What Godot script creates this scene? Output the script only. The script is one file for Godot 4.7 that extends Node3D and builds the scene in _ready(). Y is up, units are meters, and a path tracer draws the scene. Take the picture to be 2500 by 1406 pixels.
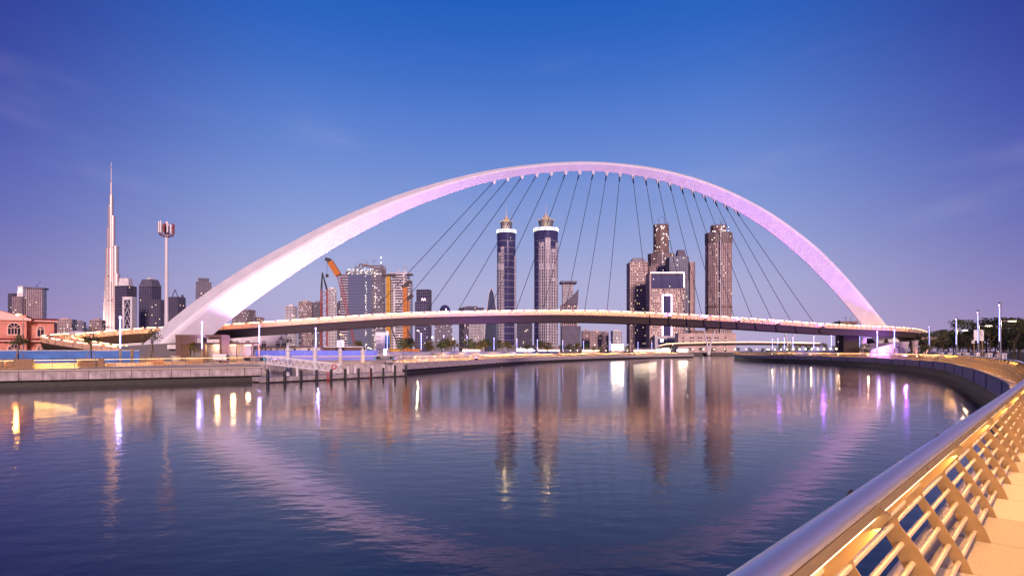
extends Node3D
# A canal at dusk: an arched footbridge, two promenades and a skyline. Metres; the camera stands at the guardrail of one bank.

const EYE := 4.1          # eye above the water
const F := 1400.0         # focal length in the units the bearings below are written in
const QUAY := 2.43        # the near promenade above the water
const BANK := 2.0         # the far promenade above the water

class Geo:
	var v := PackedVector3Array()
	var n := PackedVector3Array()
	var ix := PackedInt32Array()
	var o := Vector3.ZERO
	var k := 1.0
	func _init(origin := Vector3.ZERO, scale := 1.0):
		o = origin
		k = scale
	func q(a: Vector3, b: Vector3, c: Vector3, d: Vector3):
		var nn := (c - a).cross(d - b).normalized()
		var s := v.size()
		v.append_array([o + a * k, o + b * k, o + c * k, o + d * k])
		n.append_array([nn, nn, nn, nn])
		ix.append_array([s, s + 2, s + 1, s, s + 3, s + 2])
	func tri(a: Vector3, b: Vector3, c: Vector3):
		var nn := (b - a).cross(c - a).normalized()
		var s := v.size()
		v.append_array([o + a * k, o + b * k, o + c * k])
		n.append_array([nn, nn, nn])
		ix.append_array([s, s + 2, s + 1])
	func box(c: Vector3, size: Vector3, b := Basis.IDENTITY):
		var x := b.x * size.x / 2
		var y := b.y * size.y / 2
		var z := b.z * size.z / 2
		q(c - x - y + z, c + x - y + z, c + x + y + z, c - x + y + z)
		q(c + x - y - z, c - x - y - z, c - x + y - z, c + x + y - z)
		q(c + x - y + z, c + x - y - z, c + x + y - z, c + x + y + z)
		q(c - x - y - z, c - x - y + z, c - x + y + z, c - x + y - z)
		q(c - x + y + z, c + x + y + z, c + x + y - z, c - x + y - z)
		q(c - x - y - z, c + x - y - z, c + x - y + z, c - x - y + z)
	func beam(p: Vector3, r: Vector3, w: float, h: float, up := Vector3.UP):
		var z := (r - p).normalized()
		if absf(z.dot(up)) > 0.99:
			up = Vector3.RIGHT
		var x := up.cross(z).normalized()
		box((p + r) / 2, Vector3(w, h, p.distance_to(r)), Basis(x, z.cross(x), z))
	func plan(poly: PackedVector2Array, y0: float, y1: float, grow := 1.0, mid := Vector2.ZERO):
		# upright prism over a plan of (x, z) points; grow scales the top about mid
		var area := 0.0
		var m := poly.size()
		for i in m:
			area += poly[i].cross(poly[(i + 1) % m])
		var p := poly.duplicate()
		if area > 0.0:
			p.reverse()
		var lo: Array[Vector3] = []
		var hi: Array[Vector3] = []
		for e in p:
			var t: Vector2 = mid + (e - mid) * grow
			lo.append(Vector3(e.x, y0, e.y))
			hi.append(Vector3(t.x, y1, t.y))
		for i in m:
			var j := (i + 1) % m
			q(lo[i], lo[j], hi[j], hi[i])
		var f := Geometry2D.triangulate_polygon(p)
		for i in range(0, f.size(), 3):
			var a := f[i]
			var b := f[i + 1]
			var c := f[i + 2]
			if (p[b] - p[a]).cross(p[c] - p[a]) > 0.0:
				var t := b
				b = c
				c = t
			tri(hi[a], hi[b], hi[c])
			tri(lo[a], lo[c], lo[b])
	func prism(poly: PackedVector2Array, x: Transform3D, deep: float):
		# plate with outline poly in the plane of x's own x and y, deep along its z
		var p := poly.duplicate()
		var m := p.size()
		var area := 0.0
		for i in m:
			area += p[i].cross(p[(i + 1) % m])
		if area < 0.0:
			p.reverse()
		var A: Array[Vector3] = []
		var B: Array[Vector3] = []
		for e in p:
			A.append(x * Vector3(e.x, e.y, -deep / 2))
			B.append(x * Vector3(e.x, e.y, deep / 2))
		for i in m:
			var j := (i + 1) % m
			q(A[i], A[j], B[j], B[i])
		var f := Geometry2D.triangulate_polygon(p)
		for i in range(0, f.size(), 3):
			var a := f[i]
			var b := f[i + 1]
			var c := f[i + 2]
			if (p[b] - p[a]).cross(p[c] - p[a]) < 0.0:
				var t := b
				b = c
				c = t
			tri(B[a], B[b], B[c])
			tri(A[a], A[c], A[b])
	func loft(rings: Array, closed := true, caps := true, soft := false):
		# rings of points; each strip is smooth along, creased across unless soft
		var m: int = rings[0].size()
		var last := rings.size() - 1
		for j in (m if closed else m - 1):
			var j2 := (j + 1) % m
			var s := v.size()
			for i in rings.size():
				var a: Vector3 = rings[i][j]
				var b: Vector3 = rings[i][j2]
				var along: Vector3 = rings[mini(i + 1, last)][j] - rings[maxi(i - 1, 0)][j] + rings[mini(i + 1, last)][j2] - rings[maxi(i - 1, 0)][j2]
				var nn := (b - a).cross(along).normalized()
				v.append_array([o + a * k, o + b * k])
				if soft:
					n.append_array([(b - rings[i][(j + m - 1) % m]).cross(along).normalized(), (rings[i][(j + 2) % m] - a).cross(along).normalized()])
				else:
					n.append_array([nn, nn])
				if i < last:
					var t := s + i * 2
					ix.append_array([t, t + 3, t + 1, t, t + 2, t + 3])
		if caps and closed:
			for e in [0, last]:
				var c := Vector3.ZERO
				for p in rings[e]:
					c += p / m
				for j in m:
					if e == 0:
						tri(c, rings[e][(j + 1) % m], rings[e][j])
					else:
						tri(c, rings[e][j], rings[e][(j + 1) % m])
	func tube(pts: Array, r0: float, sides := 8, r1 := -1.0, caps := true):
		if r1 < 0.0:
			r1 = r0
		var last := pts.size() - 1
		var s := v.size()
		var ref := Vector3.UP
		for i in pts.size():
			var t: Vector3 = (pts[mini(i + 1, last)] - pts[maxi(i - 1, 0)]).normalized()
			if absf(t.dot(ref)) > 0.95:
				ref = Vector3.RIGHT if absf(t.x) < 0.8 else Vector3.BACK
			var a := t.cross(ref).normalized()
			var b := a.cross(t)
			var r := lerpf(r0, r1, float(i) / last)
			for j in sides:
				var w := TAU * j / sides
				var nn := a * cos(w) + b * sin(w)
				v.append(o + (pts[i] + nn * r) * k)
				n.append(nn)
				if i < last:
					var j2 := (j + 1) % sides
					var p0 := s + i * sides + j
					var p1 := s + i * sides + j2
					ix.append_array([p0, p1, p1 + sides, p0, p1 + sides, p0 + sides])
		if caps:
			for e in [0, last]:
				var base: int = s + e * sides
				var nn: Vector3 = (pts[0] - pts[1]).normalized() if e == 0 else (pts[last] - pts[last - 1]).normalized()
				var c := v.size()
				for j in sides:
					v.append(v[base + j])
					n.append(nn)
				for j in range(1, sides - 1):
					ix.append_array([c, c + j + 1, c + j] if e == 0 else [c, c + j, c + j + 1])
	func lathe(prof: Array, c: Vector3, sides := 16, squash := 1.0):
		# prof: (radius, height) from the bottom up
		for i in prof.size() - 1:
			var a: Vector2 = prof[i]
			var b: Vector2 = prof[i + 1]
			var s := v.size()
			var slope := Vector2(b.y - a.y, a.x - b.x).normalized()
			for j in sides + 1:
				var w := TAU * j / sides
				var d := Vector3(cos(w), 0, -sin(w) * squash)
				var nn := Vector3(cos(w) * slope.x, slope.y, -sin(w) * slope.x / squash).normalized()
				v.append_array([o + (c + d * a.x + Vector3(0, a.y, 0)) * k, o + (c + d * b.x + Vector3(0, b.y, 0)) * k])
				n.append_array([nn, nn])
				if j < sides:
					var t := s + j * 2
					ix.append_array([t, t + 3, t + 2, t, t + 1, t + 3])
	func ball(c: Vector3, r: float, sides := 10):
		var p := []
		for i in 7:
			var w := -PI / 2 + PI * i / 6
			p.append(Vector2(maxf(r * cos(w), 0.0), r * sin(w)))
		lathe(p, c, sides)
	func mesh() -> ArrayMesh:
		var a := []
		a.resize(Mesh.ARRAY_MAX)
		a[Mesh.ARRAY_VERTEX] = v
		a[Mesh.ARRAY_NORMAL] = n
		a[Mesh.ARRAY_INDEX] = ix
		var m := ArrayMesh.new()
		m.add_surface_from_arrays(Mesh.PRIMITIVE_TRIANGLES, a)
		return m

var M := {}
var taken := {}
var rng := RandomNumberGenerator.new()

# ---------------------------------------------------------------- helpers
func numbered(called: String) -> String:
	taken[called] = taken.get(called, -1) + 1
	return called if taken[called] == 0 else "%s_%03d" % [called, taken[called]]

func thing(called: String, label: String, category: String, at := Vector3.ZERO, group := "", turn := 0.0) -> Node3D:
	var o := Node3D.new()
	o.name = numbered(called)
	add_child(o)
	o.position = at
	o.rotation.y = turn
	tag(o, label, category, group)
	return o

func tag(o: Node, label: String, category: String, group := ""):
	o.set_meta("label", label)
	o.set_meta("category", category)
	if group:
		o.set_meta("group", group)

func put(parent: Node3D, called: String, mesh: Mesh, m: Material, x := Transform3D.IDENTITY) -> MeshInstance3D:
	var o := MeshInstance3D.new()
	o.name = called
	o.mesh = mesh
	o.material_override = m
	o.transform = x
	parent.add_child(o, true)
	return o

# geometry written in the scene's own metres, hung under a thing that stands elsewhere
func world(parent: Node3D, called: String, g: Geo, m: Material, stuff := false) -> MeshInstance3D:
	if g.v.is_empty():
		return null
	var o := put(parent, called, g.mesh(), m, parent.global_transform.affine_inverse())
	if stuff:
		o.set_meta("kind", "stuff")
	return o

func setting(called: String, g: Geo, m: Material) -> MeshInstance3D:
	var o := put(self, called, g.mesh(), m)
	o.set_meta("kind", "structure")
	return o

func copy(o: Node3D, label: String, at: Vector3, turn := 0.0, size := 1.0) -> Node3D:
	var c: Node3D = o.duplicate()
	c.name = numbered(str(o.name).trim_suffix("_" + str(o.name).right(3)) if str(o.name).right(3).is_valid_int() else str(o.name))
	add_child(c)
	c.position = at
	c.rotation.y = turn
	c.scale = Vector3.ONE * size
	c.set_meta("label", label)
	return c

func bearing(px: float, d: float, y := 0.0) -> Vector3:      # a place d metres ahead, in the direction px
	return Vector3((px - 1250.0) / F * d, y, -d)

func rise(py: float, d: float) -> float:                      # its height when it stands at py over a horizon at 857
	return EYE + (857.0 - py) / F * d

func mat(called: String, r: float, g: float, b: float, rough := 0.7, metal := 0.0) -> StandardMaterial3D:
	var m := StandardMaterial3D.new()
	m.resource_name = called
	m.albedo_color = Color(r, g, b).linear_to_srgb()
	m.roughness = rough
	m.metallic = metal
	M[called] = m
	return m

func glow(called: String, r: float, g: float, b: float, e: float) -> StandardMaterial3D:
	var m := mat(called, 0.6, 0.6, 0.6, 0.5)
	m.emission_enabled = true
	m.emission = Color(r, g, b).linear_to_srgb()
	m.emission_energy_multiplier = e
	return m

func noise(freq: float, kind := FastNoiseLite.TYPE_SIMPLEX_SMOOTH, octaves := 4, sd := 1) -> FastNoiseLite:
	var f := FastNoiseLite.new()
	f.noise_type = kind
	f.frequency = freq
	f.fractal_octaves = octaves
	f.seed = sd
	return f

func grain(m: StandardMaterial3D, f: FastNoiseLite, dark: float, scale: Vector3, size := 512, bump := 0.0):
	var t := NoiseTexture2D.new()
	t.width = size
	t.height = size
	t.seamless = true
	t.noise = f
	var r := Gradient.new()
	r.set_color(0, Color(dark, dark, dark))
	r.set_color(1, Color.WHITE)
	t.color_ramp = r
	m.albedo_texture = t
	m.uv1_triplanar = true
	m.uv1_world_triplanar = true
	m.uv1_scale = scale
	if bump > 0.0:
		var h := NoiseTexture2D.new()
		h.width = size
		h.height = size
		h.seamless = true
		h.noise = f
		m.heightmap_enabled = true
		m.heightmap_texture = h
		m.heightmap_scale = bump

func smooth(pts: Array, step: float) -> Array:                # Catmull-Rom through the points, then even steps
	var fine := []
	var last := pts.size() - 1
	for i in last:
		var a: Vector3 = pts[maxi(i - 1, 0)]
		var b: Vector3 = pts[i]
		var c: Vector3 = pts[i + 1]
		var d: Vector3 = pts[mini(i + 2, last)]
		var m := maxi(4, int(b.distance_to(c) / step * 3))
		for j in m:
			fine.append(b.cubic_interpolate(c, a, d, float(j) / m))
	fine.append(pts[last])
	return even(fine, step)

func even(fine: Array, step: float) -> Array:
	var out := [fine[0]]
	var left := step
	for i in fine.size() - 1:
		var a: Vector3 = fine[i]
		var b: Vector3 = fine[i + 1]
		var l := a.distance_to(b)
		var at := left
		while at <= l:
			out.append(a.lerp(b, at / l))
			at += step
		left = at - l
	return out

func side(path: Array, i: int) -> Vector3:                    # level direction to the left of the path
	var t: Vector3 = path[mini(i + 1, path.size() - 1)] - path[maxi(i - 1, 0)]
	return Vector3(t.z, 0, -t.x).normalized()

func shift(path: Array, out: float, up := 0.0) -> Array:
	var r := []
	for i in path.size():
		r.append(path[i] + side(path, i) * out + Vector3(0, up, 0))
	return r

func ribbon(path: Array, sec: Array) -> Array:                # rings of a section (out, up) carried along a path
	var rings := []
	for i in path.size():
		var s := side(path, i)
		var ring := []
		for e in sec:
			ring.append(path[i] + s * e.x + Vector3(0, e.y, 0))
		rings.append(ring)
	return rings

func omni(parent: Node3D, at: Vector3, c: Color, e: float, size := 0.1):
	var l := OmniLight3D.new()
	l.name = "lamp_light"
	parent.add_child(l, true)
	l.global_position = at
	l.light_color = c
	l.light_energy = e
	l.light_size = size
	l.omni_range = 60.0
	l.omni_attenuation = 2.0
	l.shadow_enabled = true

func spot(parent: Node3D, at: Vector3, to: Vector3, c: Color, e: float, cone := 30.0, size := 0.2):
	var l := SpotLight3D.new()
	l.name = "flood_light"
	parent.add_child(l, true)
	l.look_at_from_position(at, to, Vector3.UP if absf((to - at).normalized().y) < 0.99 else Vector3.RIGHT)
	l.light_color = c
	l.light_energy = e
	l.light_size = size
	l.spot_angle = cone
	l.spot_angle_attenuation = 1.0
	l.spot_range = 120.0
	l.spot_attenuation = 2.0
	l.shadow_enabled = true

func flood(parent: Node3D, at: Vector3, to: Vector3, c: Color, e: float):
	var l := AreaLight3D.new()
	l.name = "flood_light"
	parent.add_child(l, true)
	l.look_at_from_position(at, to, Vector3.UP if absf((to - at).normalized().y) < 0.99 else Vector3.RIGHT)
	l.area_size = Vector2(1.2, 0.5)
	l.light_color = c
	l.light_energy = e
	l.area_range = 120.0
	l.area_attenuation = 2.0
	l.shadow_enabled = true

func strip(parent: Node3D, a: Vector3, b: Vector3, wide: float, to: Vector3, c: Color, e: float):
	var l := AreaLight3D.new()
	l.name = "strip_light"
	parent.add_child(l, true)
	var x := (b - a).normalized()
	var z := -(to - x * to.dot(x)).normalized()
	l.global_transform = Transform3D(Basis(x, z.cross(x), z), (a + b) / 2)
	l.area_size = Vector2(a.distance_to(b), wide)
	l.light_color = c
	l.light_energy = e
	l.area_range = 40.0
	l.area_attenuation = 2.0
	l.shadow_enabled = true

func rect(w: float, deep: float, turn := 0.0, c := Vector2.ZERO) -> PackedVector2Array:
	var p := PackedVector2Array()
	for e in [Vector2(-1, 1), Vector2(1, 1), Vector2(1, -1), Vector2(-1, -1)]:
		p.append(c + Vector2(e.x * w / 2, e.y * deep / 2).rotated(deg_to_rad(turn)))
	return p

func oval(w: float, deep: float, m := 20, c := Vector2.ZERO) -> PackedVector2Array:
	var p := PackedVector2Array()
	for i in m:
		p.append(c + Vector2(cos(TAU * i / m) * w / 2, -sin(TAU * i / m) * deep / 2))
	return p

# ---------------------------------------------------------------- the scene
func _ready():
	rng.seed = 7
	camera_and_sky()
	materials()
	banks()
	bridge()
	near_rail()
	rest()

func camera_and_sky():
	var c := Camera3D.new()
	c.name = "camera"
	add_child(c)
	c.position = Vector3(0, EYE, 0)
	c.set_frustum(0.05 * 1406.0 / F, Vector2(0, 0.05 * 154.0 / F), 0.05, 9000.0)   # level, lens shifted up: uprights stay upright
	c.current = true
	var e := Environment.new()
	e.tonemap_mode = Environment.TONE_MAPPER_LINEAR
	e.tonemap_exposure = 1.0
	e.background_mode = Environment.BG_SKY
	e.sdfgi_enabled = true
	e.ssao_enabled = true
	e.ssil_enabled = true
	var sm := PanoramaSkyMaterial.new()
	sm.panorama = ImageTexture.create_from_image(dusk())
	e.sky = Sky.new()
	e.sky.sky_material = sm
	e.background_energy_multiplier = 1.0
	var w := WorldEnvironment.new()
	w.name = "air"
	w.environment = e
	add_child(w)
	var s := DirectionalLight3D.new()     # the afterglow, low behind the camera
	s.name = "afterglow"
	add_child(s)
	s.look_at_from_position(Vector3(28, 34, 100), Vector3.ZERO)
	s.light_color = Color(1.0, 0.84, 0.82)
	s.light_energy = 1.35
	s.light_angular_distance = 12.0
	s.shadow_enabled = true

func srgb(r: float, g: float, b: float) -> Color:
	return Color(r / 255, g / 255, b / 255).srgb_to_linear()

func dusk() -> Image:
	var deg := [0.0, 2.3, 6.4, 10.4, 14.3, 18.0, 21.7, 25.0, 28.4, 31.5, 45.0, 90.0]
	var ahead := [srgb(188, 171, 206), srgb(184, 174, 212), srgb(175, 176, 216), srgb(152, 165, 216), srgb(130, 153, 215), srgb(109, 140, 212), srgb(89, 127, 208), srgb(68, 114, 201), srgb(50, 103, 196), srgb(36, 95, 190), srgb(30, 78, 170), srgb(24, 54, 130)]
	var aside := [srgb(160, 130, 174), srgb(150, 128, 180), srgb(118, 112, 180), srgb(94, 98, 178), srgb(78, 85, 174), srgb(62, 70, 164), srgb(52, 58, 152), srgb(46, 51, 143), srgb(42, 48, 136), srgb(39, 46, 130), srgb(34, 48, 128), srgb(24, 54, 130)]
	var im := Image.create_empty(1536, 768, false, Image.FORMAT_RGBF)
	var wisp := noise(1.0, FastNoiseLite.TYPE_SIMPLEX_SMOOTH, 5, 3)
	for y in 768:
		var el := 90.0 - (y + 0.5) / 768.0 * 180.0
		var h := maxf(el, 0.0)
		var i := 0
		while i < deg.size() - 2 and h > deg[i + 1]:
			i += 1
		var t: float = clampf((h - deg[i]) / (deg[i + 1] - deg[i]), 0.0, 1.0)
		var a: Color = ahead[i].lerp(ahead[i + 1], t)
		var b: Color = aside[i].lerp(aside[i + 1], t)
		for x in 1536:
			var az := 180.0 - absf((x + 0.5) / 1536.0 * 360.0 - 180.0)   # column 0 lies straight ahead
			var w := smoothstep(17.0, 51.0, az)
			var c := a.lerp(b, w)
			if el > 3.0:                                     # faint high cloud, drawn out along the horizon
				var u := deg_to_rad((x + 0.5) / 1536.0 * 360.0 + 20.0)
				var k := wisp.get_noise_3d(sin(u) * 2.4, el * 0.17 - az * 0.012, cos(u) * 2.4)
				k = smoothstep(0.1, 0.8, k) * smoothstep(3.0, 9.0, el) * (1.0 - smoothstep(20.0, 30.0, el))
				c = c.lerp(Color(0.62, 0.56, 0.72), k * 0.1)
			im.set_pixel(x, y, c)
	return im

func materials():
	grain(mat("arch_paint", 0.82, 0.8, 0.81, 0.42), noise(0.006, FastNoiseLite.TYPE_SIMPLEX_SMOOTH, 5, 11), 0.9, Vector3.ONE * 0.09)
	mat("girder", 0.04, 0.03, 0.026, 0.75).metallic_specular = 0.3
	mat("plinth", 0.1, 0.09, 0.1, 0.6)
	mat("cable", 0.02, 0.02, 0.035, 0.4, 0.6)
	mat("steel", 0.72, 0.7, 0.72, 0.36, 0.8)
	mat("clevis", 0.6, 0.58, 0.62, 0.4, 0.3)
	grain(mat("bronze", 0.4, 0.28, 0.13, 0.45, 0.35), noise(0.02, FastNoiseLite.TYPE_SIMPLEX_SMOOTH, 5, 5), 0.86, Vector3.ONE * 0.7)
	mat("bar", 0.62, 0.52, 0.36, 0.35, 0.4)
	grain(mat("paving", 0.4, 0.34, 0.26, 0.75), noise(0.05, FastNoiseLite.TYPE_SIMPLEX_SMOOTH, 6, 6), 0.86, Vector3.ONE * 1.3)
	grain(mat("paving_pale", 0.55, 0.46, 0.35, 0.75), noise(0.06, FastNoiseLite.TYPE_SIMPLEX_SMOOTH, 6, 9), 0.88, Vector3.ONE * 1.1)
	grain(mat("promenade_floor", 0.27, 0.23, 0.19, 0.8), noise(0.05, FastNoiseLite.TYPE_SIMPLEX_SMOOTH, 6, 16), 0.7, Vector3.ONE * 0.3)
	grain(mat("ground_cover", 0.045, 0.05, 0.025, 0.95), noise(0.06, FastNoiseLite.TYPE_SIMPLEX_SMOOTH, 6, 19), 0.4, Vector3.ONE * 0.2)
	grain(mat("concrete", 0.6, 0.52, 0.52, 0.85), noise(0.012, FastNoiseLite.TYPE_SIMPLEX_SMOOTH, 6, 8), 0.6, Vector3(0.25, 0.12, 0.25), 512, 0.3)
	grain(mat("wet_shaded_concrete", 0.055, 0.045, 0.04, 0.6), noise(0.015, FastNoiseLite.TYPE_SIMPLEX_SMOOTH, 6, 18), 0.45, Vector3(0.25, 0.5, 0.25), 512, 0.3)  # wet concrete, with the shade of the quay recesses put into its dark colour
	grain(mat("earth", 0.2, 0.165, 0.13, 0.95), noise(0.01, FastNoiseLite.TYPE_SIMPLEX_SMOOTH, 6, 28), 0.6, Vector3.ONE * 0.05)
	grain(mat("asphalt", 0.05, 0.05, 0.055, 0.85), noise(0.02, FastNoiseLite.TYPE_SIMPLEX_SMOOTH, 6, 27), 0.7, Vector3.ONE * 0.1)
	var frosted := mat("deck_panel", 0.72, 0.55, 0.42, 0.5)
	frosted.transparency = BaseMaterial3D.TRANSPARENCY_ALPHA
	frosted.albedo_color.a = 0.8
	frosted.backlight_enabled = true
	frosted.backlight = Color(1.0, 0.9, 0.78)
	glow("warm_led", 1.0, 0.66, 0.34, 6.0)
	glow("soft_led", 1.0, 0.62, 0.3, 2.2)
	glow("deck_led", 1.0, 0.55, 0.23, 18.0)
	glow("violet_led", 0.55, 0.25, 1.0, 12.0)
	var w := mat("water", 0.014, 0.008, 0.028, 0.13)
	w.metallic_specular = 0.42
	var t := NoiseTexture2D.new()
	t.width = 1024
	t.height = 1024
	t.seamless = true
	t.as_normal_map = true
	t.bump_strength = 5.0
	t.noise = noise(0.017, FastNoiseLite.TYPE_SIMPLEX_SMOOTH, 5, 40)
	w.normal_enabled = true
	w.normal_texture = t
	w.normal_scale = 0.085
	w.uv1_triplanar = true
	w.uv1_world_triplanar = true
	w.uv1_scale = Vector3(0.03, 0.03, 0.06)
	var calm := NoiseTexture2D.new()                          # calmer and more ruffled patches
	calm.width = 512
	calm.height = 512
	calm.seamless = true
	calm.noise = noise(0.006, FastNoiseLite.TYPE_SIMPLEX_SMOOTH, 3, 41)
	var cr := Gradient.new()
	cr.set_color(0, Color(0.5, 0.5, 0.5))
	cr.set_color(1, Color.WHITE)
	calm.color_ramp = cr
	w.roughness_texture = calm

# ---------------------------------------------------------------- water, banks, quays
var right_shore := []
var left_shore := []

func flat(pts: Array, y: float) -> Geo:
	var p := PackedVector2Array()
	for e in pts:
		p.append(Vector2(e.x, e.z))
	var g := Geo.new()
	var f := Geometry2D.triangulate_polygon(p)
	for i in range(0, f.size(), 3):
		var a := Vector3(p[f[i]].x, y, p[f[i]].y)
		var b := Vector3(p[f[i + 1]].x, y, p[f[i + 1]].y)
		var c := Vector3(p[f[i + 2]].x, y, p[f[i + 2]].y)
		if (b - a).cross(c - a).y < 0.0:
			g.tri(a, c, b)
		else:
			g.tri(a, b, c)
	return g

func banks():
	var sea := Geo.new()
	sea.q(Vector3(-500, 0, 60), Vector3(600, 0, 60), Vector3(600, 0, -700), Vector3(-500, 0, -700))
	setting("water", sea, M.water)
	# the near bank curves out to the right and back to a point far ahead
	right_shore = smooth([Vector3(-8.4, QUAY, 8.0), Vector3(0.5, QUAY, -1.28), Vector3(8.56, QUAY, -9.6), Vector3(14.6, QUAY, -16), Vector3(21.8, QUAY, -24.4), Vector3(29.5, QUAY, -34), Vector3(47, QUAY, -58.5), Vector3(66.7, QUAY, -89), Vector3(81, QUAY, -119), Vector3(91, QUAY, -147), Vector3(97, QUAY, -178), Vector3(98.6, QUAY, -204), Vector3(98, QUAY, -228), Vector3(104, QUAY, -262), Vector3(128, QUAY, -330), Vector3(180, QUAY, -455)], 1.0)
	var edge := shift(right_shore, 0.4)
	var pts := edge.duplicate()
	pts.append_array([Vector3(4500, 0, -455), Vector3(4500, 0, 60), Vector3(-7, 0, 60)])
	var land := flat(pts, QUAY - 0.09)
	setting("promenade_ground", land, M.promenade_floor)
	var bed := shift(right_shore, -9.0)
	bed.append_array([Vector3(900, 0, -455), Vector3(900, 0, 60), Vector3(10, 0, 60)])
	setting("planting_ground", flat(bed, QUAY - 0.05), M.ground_cover)
	# the far bank: straight quay, a basin with a landing stage, then a long curve away
	left_shore = [Vector3(-170, BANK, 12), Vector3(-56, BANK, -63), Vector3(-34, BANK, -77.6), Vector3(-41, BANK, -91), Vector3(-19.4, BANK, -101)]
	var curve := smooth([Vector3(-19.4, BANK, -101), Vector3(-11, BANK, -132), Vector3(6, BANK, -190), Vector3(38, BANK, -256), Vector3(78, BANK, -318), Vector3(116, BANK, -365)], 2.0)
	var all := left_shore.duplicate()
	all.append_array(curve)
	all.append_array([Vector3(70, 0, -470), Vector3(180, 0, -470)])
	all.append_array([Vector3(4500, 0, -470), Vector3(4500, 0, -5200), Vector3(-5200, 0, -5200), Vector3(-5200, 0, 12)])
	setting("city_ground", flat(all, BANK), M.earth)
	var lp := []
	for e in [left_shore[0], left_shore[1], left_shore[2], left_shore[3], left_shore[4]]:
		lp.append(e)
	lp.append_array([Vector3(-34, 0, -124), Vector3(-80, 0, -96), Vector3(-190, 0, 0)])
	setting("far_bank_paving", flat(lp, BANK + 0.02), M.paving_pale)
	quay_right(edge)
	quay_left(curve)

func quay_right(edge: Array):
	var w := thing("curved_quay_wall", "long curving concrete quay wall under the lit guardrail", "quay wall", edge[0])
	var back := Geo.new()
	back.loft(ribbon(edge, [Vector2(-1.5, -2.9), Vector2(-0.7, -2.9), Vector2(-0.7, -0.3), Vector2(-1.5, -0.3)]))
	world(w, "wall_foot", back, M.wet_shaded_concrete)
	var i := 0
	var step := 4
	while i < edge.size() - 2:                               # face panels with open joints
		var j := mini(i + step, edge.size() - 1)
		var seg := even(edge.slice(i, j + 1), 1.0)
		if seg.size() > 1:
			seg[0] = seg[0].lerp(seg[1], 0.03)
			var g := Geo.new()
			g.loft(ribbon(seg, [Vector2(-0.7, -1.15), Vector2(0.0, -1.15), Vector2(0.0, -0.06), Vector2(-0.7, -0.06)]))
			world(w, "panel", g, M.concrete)
		i = j
		step = 12 if i > 40 else 4
	i = 0
	while i < edge.size() - 2:                               # coping stones
		var j := mini(i + (1 if i < 26 else 3), edge.size() - 1)
		var seg := [edge[i].lerp(edge[j], 0.004), edge[j]] if j == i + 1 else edge.slice(i, j + 1)
		seg[0] = edge[i].lerp(edge[i + 1], 0.011)
		var rings := []
		for k in seg.size():
			var sd := side(edge, mini(i + k, edge.size() - 1))
			var ring := []
			for e in [Vector2(-1.09, -0.055), Vector2(0.03, -0.055), Vector2(0.03, 0.008), Vector2(0.018, 0.02), Vector2(-1.09, 0.02)]:
				ring.append(seg[k] + sd * e.x + Vector3(0, e.y, 0))
			rings.append(ring)
		var c := Geo.new()
		c.loft(rings)
		world(w, "coping_stone", c, M.paving_pale if rng.randf() < 0.6 else M.paving)
		i = j
	# paving slabs beside the rail, where the camera stands
	var floor_root := Node3D.new()
	floor_root.name = "promenade_paving"
	floor_root.set_meta("kind", "structure")
	add_child(floor_root)
	var slab := Geo.new()
	slab.box(Vector3(0, -0.04, 0), Vector3(0.592, 0.08, 0.892))
	var sm := slab.mesh()
	for r in 9:
		for k in 22:
			var at := k * 0.9 + (0.45 if r % 2 else 0.0)
			var p: Vector3 = right_shore[0] + (right_shore[12] - right_shore[0]).normalized() * (6.0 + at)
			var t: Vector3 = (right_shore[12] - right_shore[0]).normalized()
			var s := Vector3(t.z, 0, -t.x)
			put(floor_root, "paver", sm, M.paving if rng.randf() < 0.5 else M.paving_pale, Transform3D(Basis(-s, Vector3.UP, -t), p - s * (1.0 + r * 0.6) + Vector3(0, rng.randf_range(0.0, 0.004), 0)))

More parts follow.
